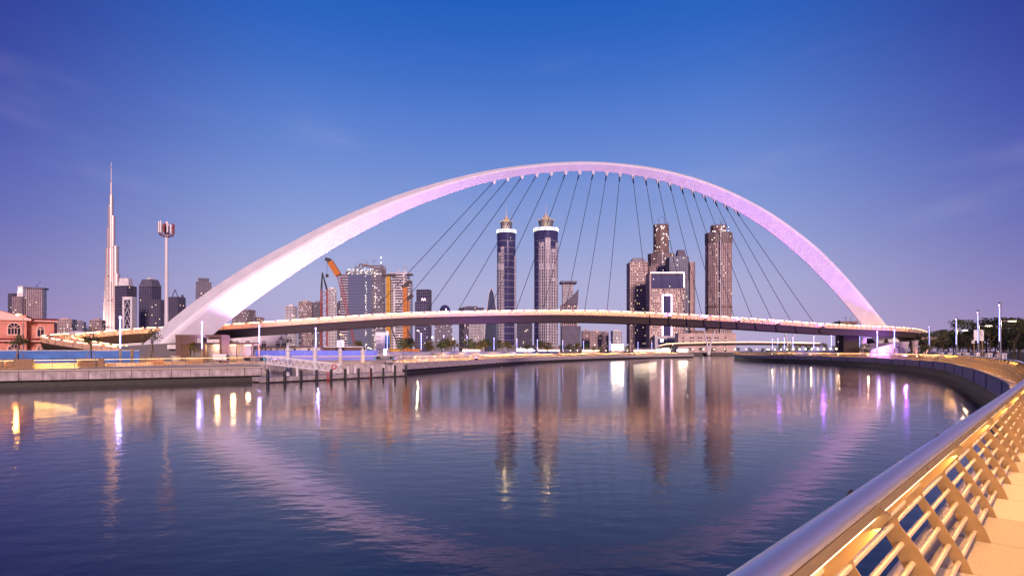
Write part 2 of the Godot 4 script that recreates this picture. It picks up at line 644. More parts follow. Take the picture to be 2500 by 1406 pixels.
func quay_left(curve: Array):
	var w := thing("panelled_quay_wall", "straight quay wall of pale stained concrete panels below the planters", "quay wall", left_shore[1])
	var t: Vector3 = (left_shore[2] - left_shore[1]).normalized()
	var s := Vector3(-t.z, 0, t.x)                           # towards the water
	var a0: Vector3 = left_shore[1] - t * 30.0
	var n := 27
	var back := Geo.new()
	back.beam(a0 - s * 0.75 + Vector3(0, -1.45, 0), left_shore[2] - t * 0.8 - s * 0.75 + Vector3(0, -1.45, 0), 0.5, 2.6)
	world(w, "wall_foot", back, M.wet_shaded_concrete)
	var whole: float = a0.distance_to(left_shore[2])
	var g := Geo.new()
	g.box(Vector3(0, 0, 0), Vector3(whole / n - 0.05, 1.02, 0.34))
	var pm := g.mesh()
	var g2 := Geo.new()
	g2.box(Vector3(0, 0, 0), Vector3(whole / n - 0.01, 0.16, 0.75))
	var cm := g2.mesh()
	for i in n:
		var p := a0 + t * whole * (i + 0.5) / n
		put(w, "panel", pm, M.concrete, w.global_transform.affine_inverse() * Transform3D(Basis(t, Vector3.UP, s), p + s * rng.randf_range(-0.015, 0.015) + Vector3(0, -0.68, 0)))
		put(w, "coping_stone", cm, M.paving_pale, w.global_transform.affine_inverse() * Transform3D(Basis(t, Vector3.UP, s), p + Vector3(0, -0.08, 0)))
	var e := Geo.new()                                       # its end, turning into the basin
	e.beam(left_shore[2] + Vector3(0, -0.6, 0) - s * 0.2, left_shore[3] + Vector3(0, -0.6, 0), 0.4, 1.2)
	e.beam(left_shore[2] + Vector3(0, -1.7, 0) - s * 0.4, left_shore[3] + Vector3(0, -1.7, 0), 0.3, 1.1)
	world(w, "end_wall", e, M.concrete)
	var b := thing("basin_wall", "plain grey retaining wall behind the landing stage", "quay wall", left_shore[3])
	var bg := Geo.new()
	bg.beam(left_shore[3] + Vector3(0, -1.05, 0), left_shore[4] + Vector3(0, -1.05, 0), 0.5, 2.3)
	world(b, "wall", bg, M.concrete)
	var bc := Geo.new()
	bc.beam(left_shore[3] + Vector3(0, 0.06, 0), left_shore[4] + Vector3(0, 0.06, 0), 0.8, 0.14)
	world(b, "coping", bc, M.paving_pale)
	var c := thing("far_quay_wall", "pale quay wall curving away beyond the landing stage", "quay wall", curve[0])
	var i := 0
	while i < curve.size() - 2:
		var j := mini(i + 6, curve.size() - 1)
		var seg := curve.slice(i, j + 1)
		seg[0] = seg[0].lerp(seg[1], 0.05)
		var cg := Geo.new()
		cg.loft(ribbon(seg, [Vector2(-0.1, -1.2), Vector2(0.6, -1.2), Vector2(0.6, -0.04), Vector2(-0.1, -0.04)]))
		world(c, "panel", cg, M.concrete)
		i = j
	var cf := Geo.new()
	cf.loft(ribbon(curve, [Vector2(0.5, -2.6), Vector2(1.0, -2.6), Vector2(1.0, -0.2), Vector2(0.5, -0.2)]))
	world(c, "wall_foot", cf, M.wet_shaded_concrete)
	var cc := Geo.new()
	cc.loft(ribbon(curve, [Vector2(-0.15, -0.035), Vector2(1.2, -0.035), Vector2(1.2, 0.05), Vector2(-0.15, 0.05)]))
	world(c, "coping", cc, M.paving_pale)

# ---------------------------------------------------------------- the footbridge
const ARCH := [[-2.3,7.6,6.9],[4.1,13.5,6.6],[10.8,18.8,6.2],[17.6,23.6,5.4],[24.2,28.0,4.9],[31.3,32.2,4.3],[38.6,36.0,3.7],[46.0,39.3,3.2],[53.6,42.3,2.7],[61.4,44.8,2.4],[69.2,46.7,2.2],[77.2,48.2,2.2],[85.2,49.2,2.3],[93.4,49.6,2.5],[101.4,49.5,2.8],[109.6,48.8,3.2],[117.8,47.5,3.6],[125.6,45.6,4.1],[133.4,43.1,4.5],[140.9,40.1,5.0],[148.5,36.3,5.4],[155.5,32.3,5.8],[162.4,27.6,5.9],[169.0,22.6,6.0],[175.2,17.5,6.1],[181.3,12.2,6.2]]   # along, up, depth of section
const ARCH_FOOT := Vector3(-60, 0, -110)
var arch_along := Vector3(172, 0, -65).normalized()
var arch_front := Vector3(65, 0, 172).normalized()
var deck := []

func arch_at(s: float) -> Vector3:                            # on the arch's underside
	for i in ARCH.size() - 1:
		if s <= ARCH[i + 1][0]:
			var t: float = (s - ARCH[i][0]) / (ARCH[i + 1][0] - ARCH[i][0])
			return ARCH_FOOT + arch_along * s + Vector3(0, lerpf(ARCH[i][1], ARCH[i + 1][1], t) - lerpf(ARCH[i][2], ARCH[i + 1][2], t) * 0.5, 0)
	return ARCH_FOOT + arch_along * s

func bridge():
	var b := thing("arched_footbridge", "white arched footbridge with a curving lit deck hung on dark cables", "bridge", Vector3(-57, 2, -110))
	# arch
	var c := []
	var th := []
	c.append(Vector3(-7.2, 2.5, 0))
	th.append(7.0)
	for e in ARCH:
		c.append(Vector3(e[0], e[1], 0))
		th.append(e[2])
	c.append(Vector3(188.0, 6.2, 0))
	th.append(6.3)
	var rings := []
	for i in c.size() - 1:
		for j in (6 if i < c.size() - 2 else 7):
			var t := j / 6.0
			var p: Vector3 = c[i].cubic_interpolate(c[i + 1], c[maxi(i - 1, 0)], c[mini(i + 2, c.size() - 1)], t)
			var p2: Vector3 = c[i].cubic_interpolate(c[i + 1], c[maxi(i - 1, 0)], c[mini(i + 2, c.size() - 1)], t + 0.02)
			var h: float = lerpf(th[i], th[i + 1], t)
			var tan := (p2 - p).normalized()
			var nor := arch_along * -tan.y + Vector3(0, tan.x, 0)
			var o := ARCH_FOOT + arch_along * p.x + Vector3(0, p.y, 0)
			var w := 0.5 + h * 0.42
			var rise_k := 0.14
			rings.append([o - nor * h * 0.5 + arch_front * 0.1, o - nor * h * 0.5 - arch_front * 0.1, o - nor * h * 0.2 - arch_front * w * 0.72, o + nor * h * rise_k - arch_front * w, o + nor * h * 0.5 - arch_front * 0.15, o + nor * h * 0.5 + arch_front * 0.15, o + nor * h * (rise_k + 0.05) + arch_front * w * 0.93, o + nor * h * (rise_k - 0.03) + arch_front * w, o + nor * h * (rise_k - 0.11) + arch_front * w * 0.93])
	var ag := Geo.new()
	ag.loft(rings)
	world(b, "arch", ag, M.arch_paint)
	# deck: this line is its edge on the camera's side
	deck = smooth([Vector3(-66, 3.0, -113), Vector3(-74, 3.7, -114), Vector3(-81, 4.4, -115), Vector3(-87, 5.2, -116.5), Vector3(-91.5, 5.9, -119), Vector3(-93, 6.5, -122.5), Vector3(-91.5, 7.1, -126), Vector3(-88, 7.6, -127.5), Vector3(-81, 8.1, -127.5), Vector3(-70, 8.5, -126), Vector3(-60, 8.9, -125), Vector3(-37, 11.0, -132), Vector3(-24, 11.95, -135), Vector3(-5, 12.6, -138), Vector3(15, 12.9, -140), Vector3(35.5, 12.4, -142), Vector3(58, 11.6, -148), Vector3(84.6, 10.6, -158), Vector3(100, 10.3, -165), Vector3(113, 10.1, -170), Vector3(126, 9.8, -178), Vector3(138, 9.2, -190)], 1.0)
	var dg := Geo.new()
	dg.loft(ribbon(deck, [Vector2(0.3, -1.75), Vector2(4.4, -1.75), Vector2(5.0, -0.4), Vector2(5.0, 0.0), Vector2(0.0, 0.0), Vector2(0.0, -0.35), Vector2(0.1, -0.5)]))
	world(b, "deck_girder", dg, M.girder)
	var fl := Geo.new()
	fl.loft(ribbon(deck, [Vector2(0.1, 0.004), Vector2(4.9, 0.004), Vector2(4.9, 0.05), Vector2(0.1, 0.05)]))
	world(b, "deck_floor", fl, M.paving_pale)
	# parapets
	var post := Geo.new()
	post.prism(PackedVector2Array([Vector2(-0.06, 0), Vector2(0.1, 0), Vector2(0.2, 0.55), Vector2(0.06, 1.25), Vector2(-0.02, 1.25), Vector2(0.1, 0.55)]), Transform3D.IDENTITY, 0.05)
	var pm := post.mesh()
	var pane := Geo.new()
	pane.box(Vector3.ZERO, Vector3(0.02, 1.0, 1.0))
	var gm := pane.mesh()
	var inv := b.global_transform.affine_inverse()
	for far in [0, 1]:
		var line := shift(deck, 4.92 if far else 0.08)
		var sgn := 1.0 if far else -1.0
		var hr := Geo.new()
		hr.tube(shift(line, 0.0, 1.27), 0.05, 6)
		world(b, "handrail", hr, M.steel)
		var lo := Geo.new()
		lo.tube(shift(line, 0.12 * sgn, 0.62), 0.025, 5)
		world(b, "mid_rail", lo, M.steel)
		for m in range(0, line.size() - 3, 3):               # lamp modules with short gaps between them
			var led := Geo.new()
			var e0: Vector3 = line[m] + Vector3(0, 1.12, 0)
			var e1: Vector3 = line[m + 2].lerp(line[m + 3], 0.25) + Vector3(0, 1.12, 0)
			led.q(e0, e1, e1 + Vector3(0, 0.07, 0), e0 + Vector3(0, 0.07, 0))
			world(b, "led_strip_light", led, M.deck_led)
		var i := 0
		while i < line.size() - 2:
			var s := side(line, i) * sgn
			var t: Vector3 = line[i + 2] - line[i]
			put(b, "rail_post", pm, M.bronze, inv * Transform3D(Basis(s, Vector3.UP, s.cross(Vector3.UP)), line[i]))
			put(b, "rail_panel", gm, M.deck_panel, inv * Transform3D(Basis(t.normalized().cross(Vector3.UP), Vector3.UP, t * 0.96), (line[i] + line[i + 2]) / 2 + s * 0.06 + Vector3(0, 0.56, 0)))
			i += 2
		i = 0
		while i < line.size() - 33:
			strip(b, line[i] + Vector3(0, 1.05, 0) - side(line, i) * sgn * 0.4, line[i + 32] + Vector3(0, 1.05, 0) - side(line, i + 32) * sgn * 0.4, 0.08, side(line, i) * sgn + Vector3(0, -0.9, 0), Color(1.0, 0.66, 0.36), 60.0)   # washes the parapet panels
			i += 32
	# hangers: the first ten to the edge away from the camera, the rest to the edge towards it
	var tops := [1208, 1241, 1276, 1312, 1347, 1382, 1416, 1449, 1482, 1514, 1545, 1576, 1606, 1635, 1664, 1691, 1718, 1744, 1770, 1796]
	var feet := [872, 938, 1018, 1102, 1181, 1250, 1313, 1372, 1424, 1478, 1588, 1636, 1681, 1723, 1762, 1803, 1848, 1897, 1950, 2007]
	for k in 20:
		var kx: float = (tops[k] - 1250.0) / F
		var s: float = (kx * 110.0 + 60.0) / (arch_along.x + kx * arch_along.z)
		var p := arch_at(s)
		var near := k >= 10
		var edge := shift(deck, -0.25 if near else 5.2, -1.9 if near else -1.6)
		var best := 0
		var miss := 1e9
		for i in range(60, edge.size()):
			var m := absf(edge[i].x / -edge[i].z - (feet[k] - 1250.0) / F)
			if m < miss:
				miss = m
				best = i
		var r: Vector3 = edge[best]
		var g := Geo.new()
		g.tube([p + (r - p).normalized() * 1.9, r], 0.07, 6)
		var cb := world(b, "hanger_cable", g, M.cable)
		var cl := Geo.new()
		var dn := (r - p).normalized()
		cl.beam(p + dn * 0.2, p + dn * 2.0, 0.16, 0.34, arch_front)
		put(cb, "socket", cl.mesh(), M.cable)
		var lo := Geo.new()
		lo.beam(r, r - dn * 2.4, 0.16, 0.2, arch_front)
		put(cb, "anchor_tube", lo.mesh(), M.cable)
		var lug := Geo.new()
		lug.prism(PackedVector2Array([Vector2(-0.55, 0.5), Vector2(0.55, 0.5), Vector2(0.2, -0.7), Vector2(-0.2, -0.7)]), Transform3D(Basis(arch_along, Vector3.UP, arch_front), p + Vector3(0, 0.1, 0) + dn * 0.25), 0.3)
		put(cb, "lug_plate", lug.mesh(), M.clevis)
		if k in [11, 13, 15, 17, 19]:                                # violet projectors at the deck edge, aimed at the arch
			var at: Vector3 = deck[best] - side(deck, best) * 0.75 + Vector3(0, 0.3, 0)
			var br := Geo.new()
			br.beam(at + Vector3(0, -0.2, 0), deck[best] + Vector3(0, -0.2, 0), 0.12, 0.12)
			world(b, "projector_bracket", br, M.girder)
			var fg := Geo.new()
			fg.box(at, Vector3(0.5, 0.3, 0.4))
			var fx := world(b, "projector", fg, M.girder)
			var le := Geo.new()
			le.box(at + Vector3(0, 0.18, 0), Vector3(0.4, 0.05, 0.3))
			put(fx, "violet_light", le.mesh(), M.violet_led)
			flood(b, at + Vector3(0, 0.3, 0), p, Color(0.64, 0.37, 1.0), 30.0)
	# ground projectors on the far bank wash the rising half of the arch; one added on the near bank lights its top in place of the deck's
	for e in [[-43, -104, 12.0, 520.0], [-22, -107, 40.0, 1100.0], [-8, -128, 72.0, 750.0], [88, -128, 108.0, 1900.0]]:
		var at := Vector3(e[0], (BANK if e[0] < 0.0 else QUAY) + 0.35, e[1])
		var fg := Geo.new()
		fg.box(at, Vector3(0.7, 0.5, 0.5))
		var fx := world(b, "projector", fg, M.girder)
		var le := Geo.new()
		le.box(at + Vector3(0, 0.27, 0), Vector3(0.6, 0.04, 0.4))
		put(fx, "violet_light", le.mesh(), M.violet_led)
		flood(b, at + Vector3(0, 0.4, 0), arch_at(e[2]), Color(0.86, 0.72, 1.0) if e[2] < 50.0 else Color(0.62, 0.34, 1.0), e[3])
	# piers under the two landings
	for e in [[-84, -131.5, 6.0], [-70, -129, 6.6], [104, -169.5, 8.2], [118, -176, 8.0], [133, -190, 7.3]]:
		var pg := Geo.new()
		pg.plan(oval(1.8, 1.2, 12, Vector2(e[0], e[1])), BANK - 0.2, e[2])
		world(b, "pier", pg, M.concrete)
	# feet: a sloping dark plinth on the far bank, a broad one on the near bank
	var lp := Geo.new()
	lp.prism(PackedVector2Array([Vector2(-10, 0), Vector2(9.5, 0), Vector2(9.5, 3.6), Vector2(-3, 3.6), Vector2(-12, 2.9)]), Transform3D(Basis(arch_along, Vector3.UP, arch_front), Vector3(-60, BANK, -109.5)), 9.0)
	world(b, "plinth", lp, M.plinth)

func near_rail():
	var g := thing("promenade_guardrail", "bronze promenade guardrail of bent fins and round bars under a steel handrail", "guardrail", right_shore[8])
	fin_rail(g, right_shore, 1.0, 1.0, 300, 8)
	var i := 0
	while i < right_shore.size() - 7:
		var far: float = right_shore[i].length()
		var n := 4 if far < 16.0 else (10 if far < 60.0 else 22)
		n = mini(n, right_shore.size() - 1 - i)
		var s := side(right_shore, i)
		var s2 := side(right_shore, i + n)
		strip(g, right_shore[i] - s * 0.045 + Vector3(0, 1.03, 0), right_shore[i + n] - s2 * 0.045 + Vector3(0, 1.03, 0), 0.04, -s * 0.35 + Vector3(0, -1, 0), Color(1.0, 0.72, 0.4), n * (1.4 if far < 20.0 else 1.7))
		i += n

func fin_shape(wide: float) -> PackedVector2Array:
	var mid := []
	var ctl := [Vector2(0.0, 0.0), Vector2(0.2, 0.36), Vector2(0.3, 0.54), Vector2(0.24, 0.68), Vector2(0.06, 0.96), Vector2(-0.02, 1.1)]
	for i in ctl.size() - 1:
		for j in 4:
			mid.append(ctl[i].cubic_interpolate(ctl[i + 1], ctl[maxi(i - 1, 0)], ctl[mini(i + 2, 5)], j / 4.0))
	mid.append(ctl[5])
	var a := PackedVector2Array()
	var b := PackedVector2Array()
	for i in mid.size():
		var t: Vector2 = (mid[mini(i + 1, mid.size() - 1)] - mid[maxi(i - 1, 0)]).normalized()
		var w: float = wide * (0.5 + 0.12 * cos(TAU * i / (mid.size() - 1.0)))
		a.append(mid[i] + t.orthogonal() * w)
		b.append(mid[i] - t.orthogonal() * w)
	a[0].y = 0.0
	b[0].y = 0.0
	b.reverse()
	a.append_array(b)
	return a

# fins with bars through them; dir 1 leans to the left of the path, -1 to its right
func fin_rail(root: Node3D, path: Array, dir: float, space: float, most: int, sides: int):
	var fins := []
	for w in [0.12, 0.07]:
		var f := Geo.new()
		f.prism(fin_shape(w), Transform3D.IDENTITY, 0.014)
		fins.append(f.mesh())
	var at := even(path, space)
	if path.size() > 200 and space == 1.0:
		at = even(path.slice(0, 34), 1.0)
		at.append_array(even(path.slice(34, path.size() - 150), 1.15))
		at.append_array(even(path.slice(path.size() - 150), 2.0))
	var inv := root.global_transform.affine_inverse()
	var rest := Geo.new()
	for i in at.size():
		var s := side(at, i) * dir
		var x := Transform3D(Basis(s, Vector3.UP, s.cross(Vector3.UP)), at[i] + Vector3(0, 0.02, 0))
		put(root, "fin", fins[i % 2], M.bronze, inv * x)
	for e in [Vector2(0.05, 0.09), Vector2(0.11, 0.2), Vector2(0.175, 0.315), Vector2(0.235, 0.425), Vector2(0.29, 0.535), Vector2(0.225, 0.7), Vector2(0.15, 0.83), Vector2(0.08, 0.95), Vector2(0.015, 1.04)]:
		var g := Geo.new()
		g.tube(shift(path, e.x * dir, e.y), 0.019, sides)
		world(root, "rail_bar", g, M.bar)
	var h := []
	for i in 20:
		h.append(Vector2(cos(TAU * i / 20) * 0.04 - 0.015 * dir, 1.145 + sin(TAU * i / 20) * 0.036))
	var hg := Geo.new()
	hg.loft(ribbon(path, h), true, true, true)
	world(root, "handrail", hg, M.steel)
	var ug := Geo.new()
	ug.loft(ribbon(path, [Vector2(-0.045, 1.075), Vector2(0.015, 1.075), Vector2(0.015, 1.115), Vector2(-0.045, 1.115)]))
	world(root, "light_channel", ug, M.bronze)
	var le := Geo.new()
	le.loft(ribbon(even(path, 4.0), [Vector2(-0.035, 1.062), Vector2(-0.008, 1.062), Vector2(-0.008, 1.074), Vector2(-0.035, 1.074)]))
	world(root, "led_strip_light", le, M.warm_led if space == 1.0 else M.soft_led)

# ---------------------------------------------------------------- the skyline
# A tower is written in bearing units about its own foot: x across, y above eye level, z in depth; it stands d metres ahead.
func lot(called: String, label: String, px: float, d: float, group := "towers of the skyline", category := "tower") -> Node3D:
	return thing(called, label, category, bearing(px, d, BANK), group)

func gt(root: Node3D) -> Geo:
	return Geo.new(Vector3(root.position.x, EYE, root.position.z), -root.position.z / F)

func grown(p: PackedVector2Array, by: float) -> PackedVector2Array:
	var c := Vector2.ZERO
	for e in p:
		c += e / p.size()
	var r := PackedVector2Array()
	for e in p:
		r.append(e + (e - c).normalized() * by)
	return r

# o: wall and glass materials, fh storey height, bf share of it that is spandrel, bw bay width, pf share that is pier, lit share of lit windows, out how far the frame stands proud
func facade(root: Node3D, p: PackedVector2Array, y0: float, y1: float, o: Dictionary):
	var core := gt(root)
	core.plan(p, y0, y1)
	world(root, "glazed_body" if o.get("core", "") == "" else o.core, core, M[o.get("glass", "tower_glass")])
	var fr := gt(root)
	var fh: float = o.get("fh", 4.0)
	var bf: float = o.get("bf", 0.35)
	var out: float = o.get("out", 0.35)
	var bw: float = o.get("bw", 5.0)
	var pf: float = o.get("pf", 0.3)
	var n := maxi(1, roundi((y1 - y0) / fh))
	fh = (y1 - y0) / n
	var ring := grown(p, out)
	if bf > 0.0:
		for i in n + 1:
			var a := maxf(y0, y0 + fh * (i - bf / 2))
			var b := minf(y1 + 0.2, y0 + fh * (i + bf / 2))
			if b > a:
				fr.plan(ring, a, b)
	var m := p.size()
	var area := 0.0
	for i in m:
		area += p[i].cross(p[(i + 1) % m])
	var li := gt(root)
	for i in m:
		var a := p[i]
		var b := p[(i + 1) % m]
		var e := (b - a).normalized()
		var out_n := Vector2(-e.y, e.x) if area < 0.0 else Vector2(e.y, -e.x)
		out_n = -out_n if out_n.dot((a + b) / 2) < 0.0 and absf(out_n.dot((a + b) / 2)) > 0.5 else out_n
		if out_n.y < -0.35:
			continue
		var c := maxi(1, roundi(a.distance_to(b) / bw))
		for j in c:
			var q0 := a.lerp(b, float(j) / c)
			if pf > 0.0:
				var w := a.distance_to(b) / c * pf
				var mid := q0 + out_n * out * 0.42
				fr.box(Vector3(mid.x, (y0 + y1) / 2, mid.y), Vector3(w, y1 - y0, out * 1.1), Basis(Vector3(e.x, 0, e.y), Vector3.UP, Vector3(e.x, 0, e.y).cross(Vector3.UP)))
			for f in n:
				if rng.randf() < o.get("lit", 0.04) * 0.7:
					var lw := minf(0.3, 1.3 / maxf(a.distance_to(b) / c, 0.1))
					var u0 := a.lerp(b, (j + 0.5 + pf * 0.5 - lw) / c) + out_n * 0.12
					var u1 := a.lerp(b, (j + 0.5 + pf * 0.5 + lw * 0.6) / c) + out_n * 0.12
					var ya := y0 + fh * (f + 0.3)
					var yb := minf(y0 + fh * (f + 0.75), ya + 2.0)
					li.q(Vector3(u0.x, ya, u0.y), Vector3(u1.x, ya, u1.y), Vector3(u1.x, yb, u1.y), Vector3(u0.x, yb, u0.y))
	world(root, "facade_frame", fr, M[o.get("wall", "tower_beige")], true)
	world(root, "lit_window", li, M[o.get("light", "window_warm")], true)

func block(root: Node3D, called: String, p: PackedVector2Array, y0: float, y1: float, m: String, grow := 1.0):
	var g := gt(root)
	var c := Vector2.ZERO
	for e in p:
		c += e / p.size()
	g.plan(p, y0, y1, grow, c)
	return world(root, called, g, M[m])

func spire(root: Node3D, called: String, x: float, y0: float, y1: float, r: float, m: String, z := 0.0):
	var g := gt(root)
	g.tube([Vector3(x, y0, z), Vector3(x, (y0 + y1) / 2, z), Vector3(x, y1, z)], r, 6, r * 0.2)
	world(root, called, g, M[m])

func tower_crane(root: Node3D, x: float, y: float, h: float, reach: float, tilt: float, m := "crane_dark"):
	var g := gt(root)
	g.beam(Vector3(x, y, 0), Vector3(x, y + h, 0), 0.6, 0.6)
	var cg := world(root, "crane_mast", g, M[m])
	var j := gt(root)
	var tip := Vector3(x + reach * cos(tilt), y + h + absf(reach) * sin(tilt), 0)
	j.beam(Vector3(x - reach * 0.25, y + h * 0.98, 0), tip, 0.45, 0.5)
	var q := put(cg, "jib", j.mesh(), M[m])
	q.name = "jib"
	var w := gt(root)
	w.box(Vector3(x - reach * 0.22, y + h - 0.8, 0), Vector3(absf(reach) * 0.12 + 0.6, 1.4, 1))
	put(cg, "counterweight", w.mesh(), M[m])

func city_materials():
	mat("tower_glass", 0.06, 0.055, 0.1, 0.12, 0.25)
	mat("glass_blue", 0.1, 0.13, 0.2, 0.1, 0.55)
	mat("glass_pale", 0.28, 0.31, 0.38, 0.12, 0.6)
	mat("glass_violet", 0.055, 0.055, 0.14, 0.12, 0.2)
	for e in [["tower_beige", 0.5, 0.37, 0.35], ["tower_sand", 0.62, 0.47, 0.42], ["tower_white", 0.80, 0.78, 0.78], ["tower_grey", 0.32, 0.30, 0.35], ["tower_slate", 0.14, 0.13, 0.19], ["tower_brown", 0.24, 0.16, 0.15], ["tower_pale", 0.58, 0.55, 0.6]]:
		grain(mat(e[0], e[1], e[2], e[3], 0.75), noise(0.02, FastNoiseLite.TYPE_SIMPLEX_SMOOTH, 4, 50), 0.82, Vector3.ONE * 0.012, 256)
	mat("tower_metal", 0.55, 0.45, 0.43, 0.35, 0.4)
	mat("tower_metal_dark", 0.25, 0.2, 0.22, 0.3, 0.7)
	mat("gold_cladding", 0.7, 0.58, 0.36, 0.4, 0.2)
	mat("crane_dark", 0.05, 0.04, 0.05, 0.6)
	mat("crane_orange", 0.5, 0.16, 0.02, 0.5)
	mat("crane_yellow", 0.5, 0.27, 0.02, 0.5)
	mat("crane_red", 0.28, 0.06, 0.05, 0.5)
	glow("window_warm", 1.0, 0.7, 0.4, 1.7)
	glow("window_cool", 0.9, 0.92, 1.0, 1.0)
	glow("work_light", 1.0, 0.88, 0.68, 2.2)
	glow("crown_light", 1.0, 0.86, 0.55, 2.6)
	glow("white_light", 1.0, 0.95, 0.92, 3.2)
	glow("pink_light", 1.0, 0.62, 0.82, 3.5)
	glow("violet_light", 0.45, 0.2, 1.0, 3.0)
	glow("red_light", 1.0, 0.08, 0.05, 4.0)
	glow("flood_white", 1.0, 0.95, 0.98, 5.0)

func sparkle(root: Node3D, called: String, n: int, x0: float, x1: float, y0: float, y1: float, z: float, m: String, size := 0.7):
	var g := gt(root)
	for i in n:
		g.box(Vector3(rng.randf_range(x0, x1), rng.randf_range(y0, y1), z + rng.randf_range(-0.3, 0.3)), Vector3.ONE * size * rng.randf_range(0.6, 1.3))
	world(root, called, g, M[m], true)

func simple(called: String, label: String, x0: float, x1: float, top: float, d: float, o := {}) -> Node3D:
	var r := lot(called, label, (x0 + x1) / 2, d, "towers of the skyline", o.get("cat", "tower"))
	var w := x1 - x0
	var turn: float = o.get("turn", 12.0)
	var deep: float = o.get("deep", 0.8)
	var a := deg_to_rad(absf(turn))
	var k := w / (cos(a) + deep * sin(a))
	facade(r, rect(k, k * deep, turn), -4, 857 - top, o)
	return r

func burj():
	var r := lot("stepped_spire_tower", "immense floodlit stepped tower tapering to a needle spire", 270, 2600)
	# three wings step back in turn round a core
	for e in [[-12.5, 7.0, 62], [-10.5, 7.0, 130], [-8.5, 6.5, 187], [-7.0, 5.8, 252], [-5.0, 4.5, 300], [-3.4, 3.6, 345], [13.5, 6.5, 189], [11.0, 6.5, 256], [5.4, 4.6, 330], [1.6, 4.6, 380], [-0.6, 4.4, 356]]:
		var g := gt(r)
		var k: float = e[1]
		g.lathe([Vector2(k, -4), Vector2(k, e[2] - 4), Vector2(k + 0.6, e[2] - 4), Vector2(k + 0.6, e[2] - 2), Vector2(k - 0.8, e[2] - 2), Vector2(k - 1.0, e[2]), Vector2(0.01, e[2])], Vector3(e[0], 0, 2.5 - absf(e[0]) * 0.25), 14)
		world(r, "wing_tier", g, M.tower_metal)
	var core := gt(r)
	core.lathe([Vector2(8, -4), Vector2(8, 250), Vector2(5.5, 252), Vector2(5.5, 330), Vector2(3.2, 332), Vector2(3.0, 372), Vector2(1.9, 374), Vector2(1.6, 412), Vector2(0.8, 415), Vector2(0.5, 462), Vector2(0.01, 463)], Vector3(0, 0, 0), 14)
	world(r, "core", core, M.tower_metal)
	var fins := gt(r)
	for i in 16:
		var w := PI * i / 15
		var x := -cos(w) * 17.0
		var z := sin(w) * 8.0 + 1.5
		var h := 250.0 - absf(x + 2) * 11.0
		fins.box(Vector3(x, h / 2 - 2, z), Vector3(0.7, h, 0.8))
	world(r, "facade_fin", fins, M.tower_white, true)
	var bands := gt(r)
	for y in [62, 128, 187, 248, 300]:
		bands.lathe([Vector2(11 - y * 0.022, y - 6), Vector2(11 - y * 0.022, y - 3)], Vector3(-1, 0, 1.5), 16)
	world(r, "plant_floor", bands, M.tower_metal_dark, true)
	# floodlights on the podium roofs around it
	for e in [[-26, 0.4], [0, 0.8], [26, 0.4]]:
		var s := 2600 / F
		spot(r, r.position + Vector3(e[0] * s, 8, 60 * s), r.position + Vector3(e[0] * 0.1, 150 * s, 0), Color(1.0, 0.82, 0.76), 95000.0 * e[1], 35.0, 3.0)

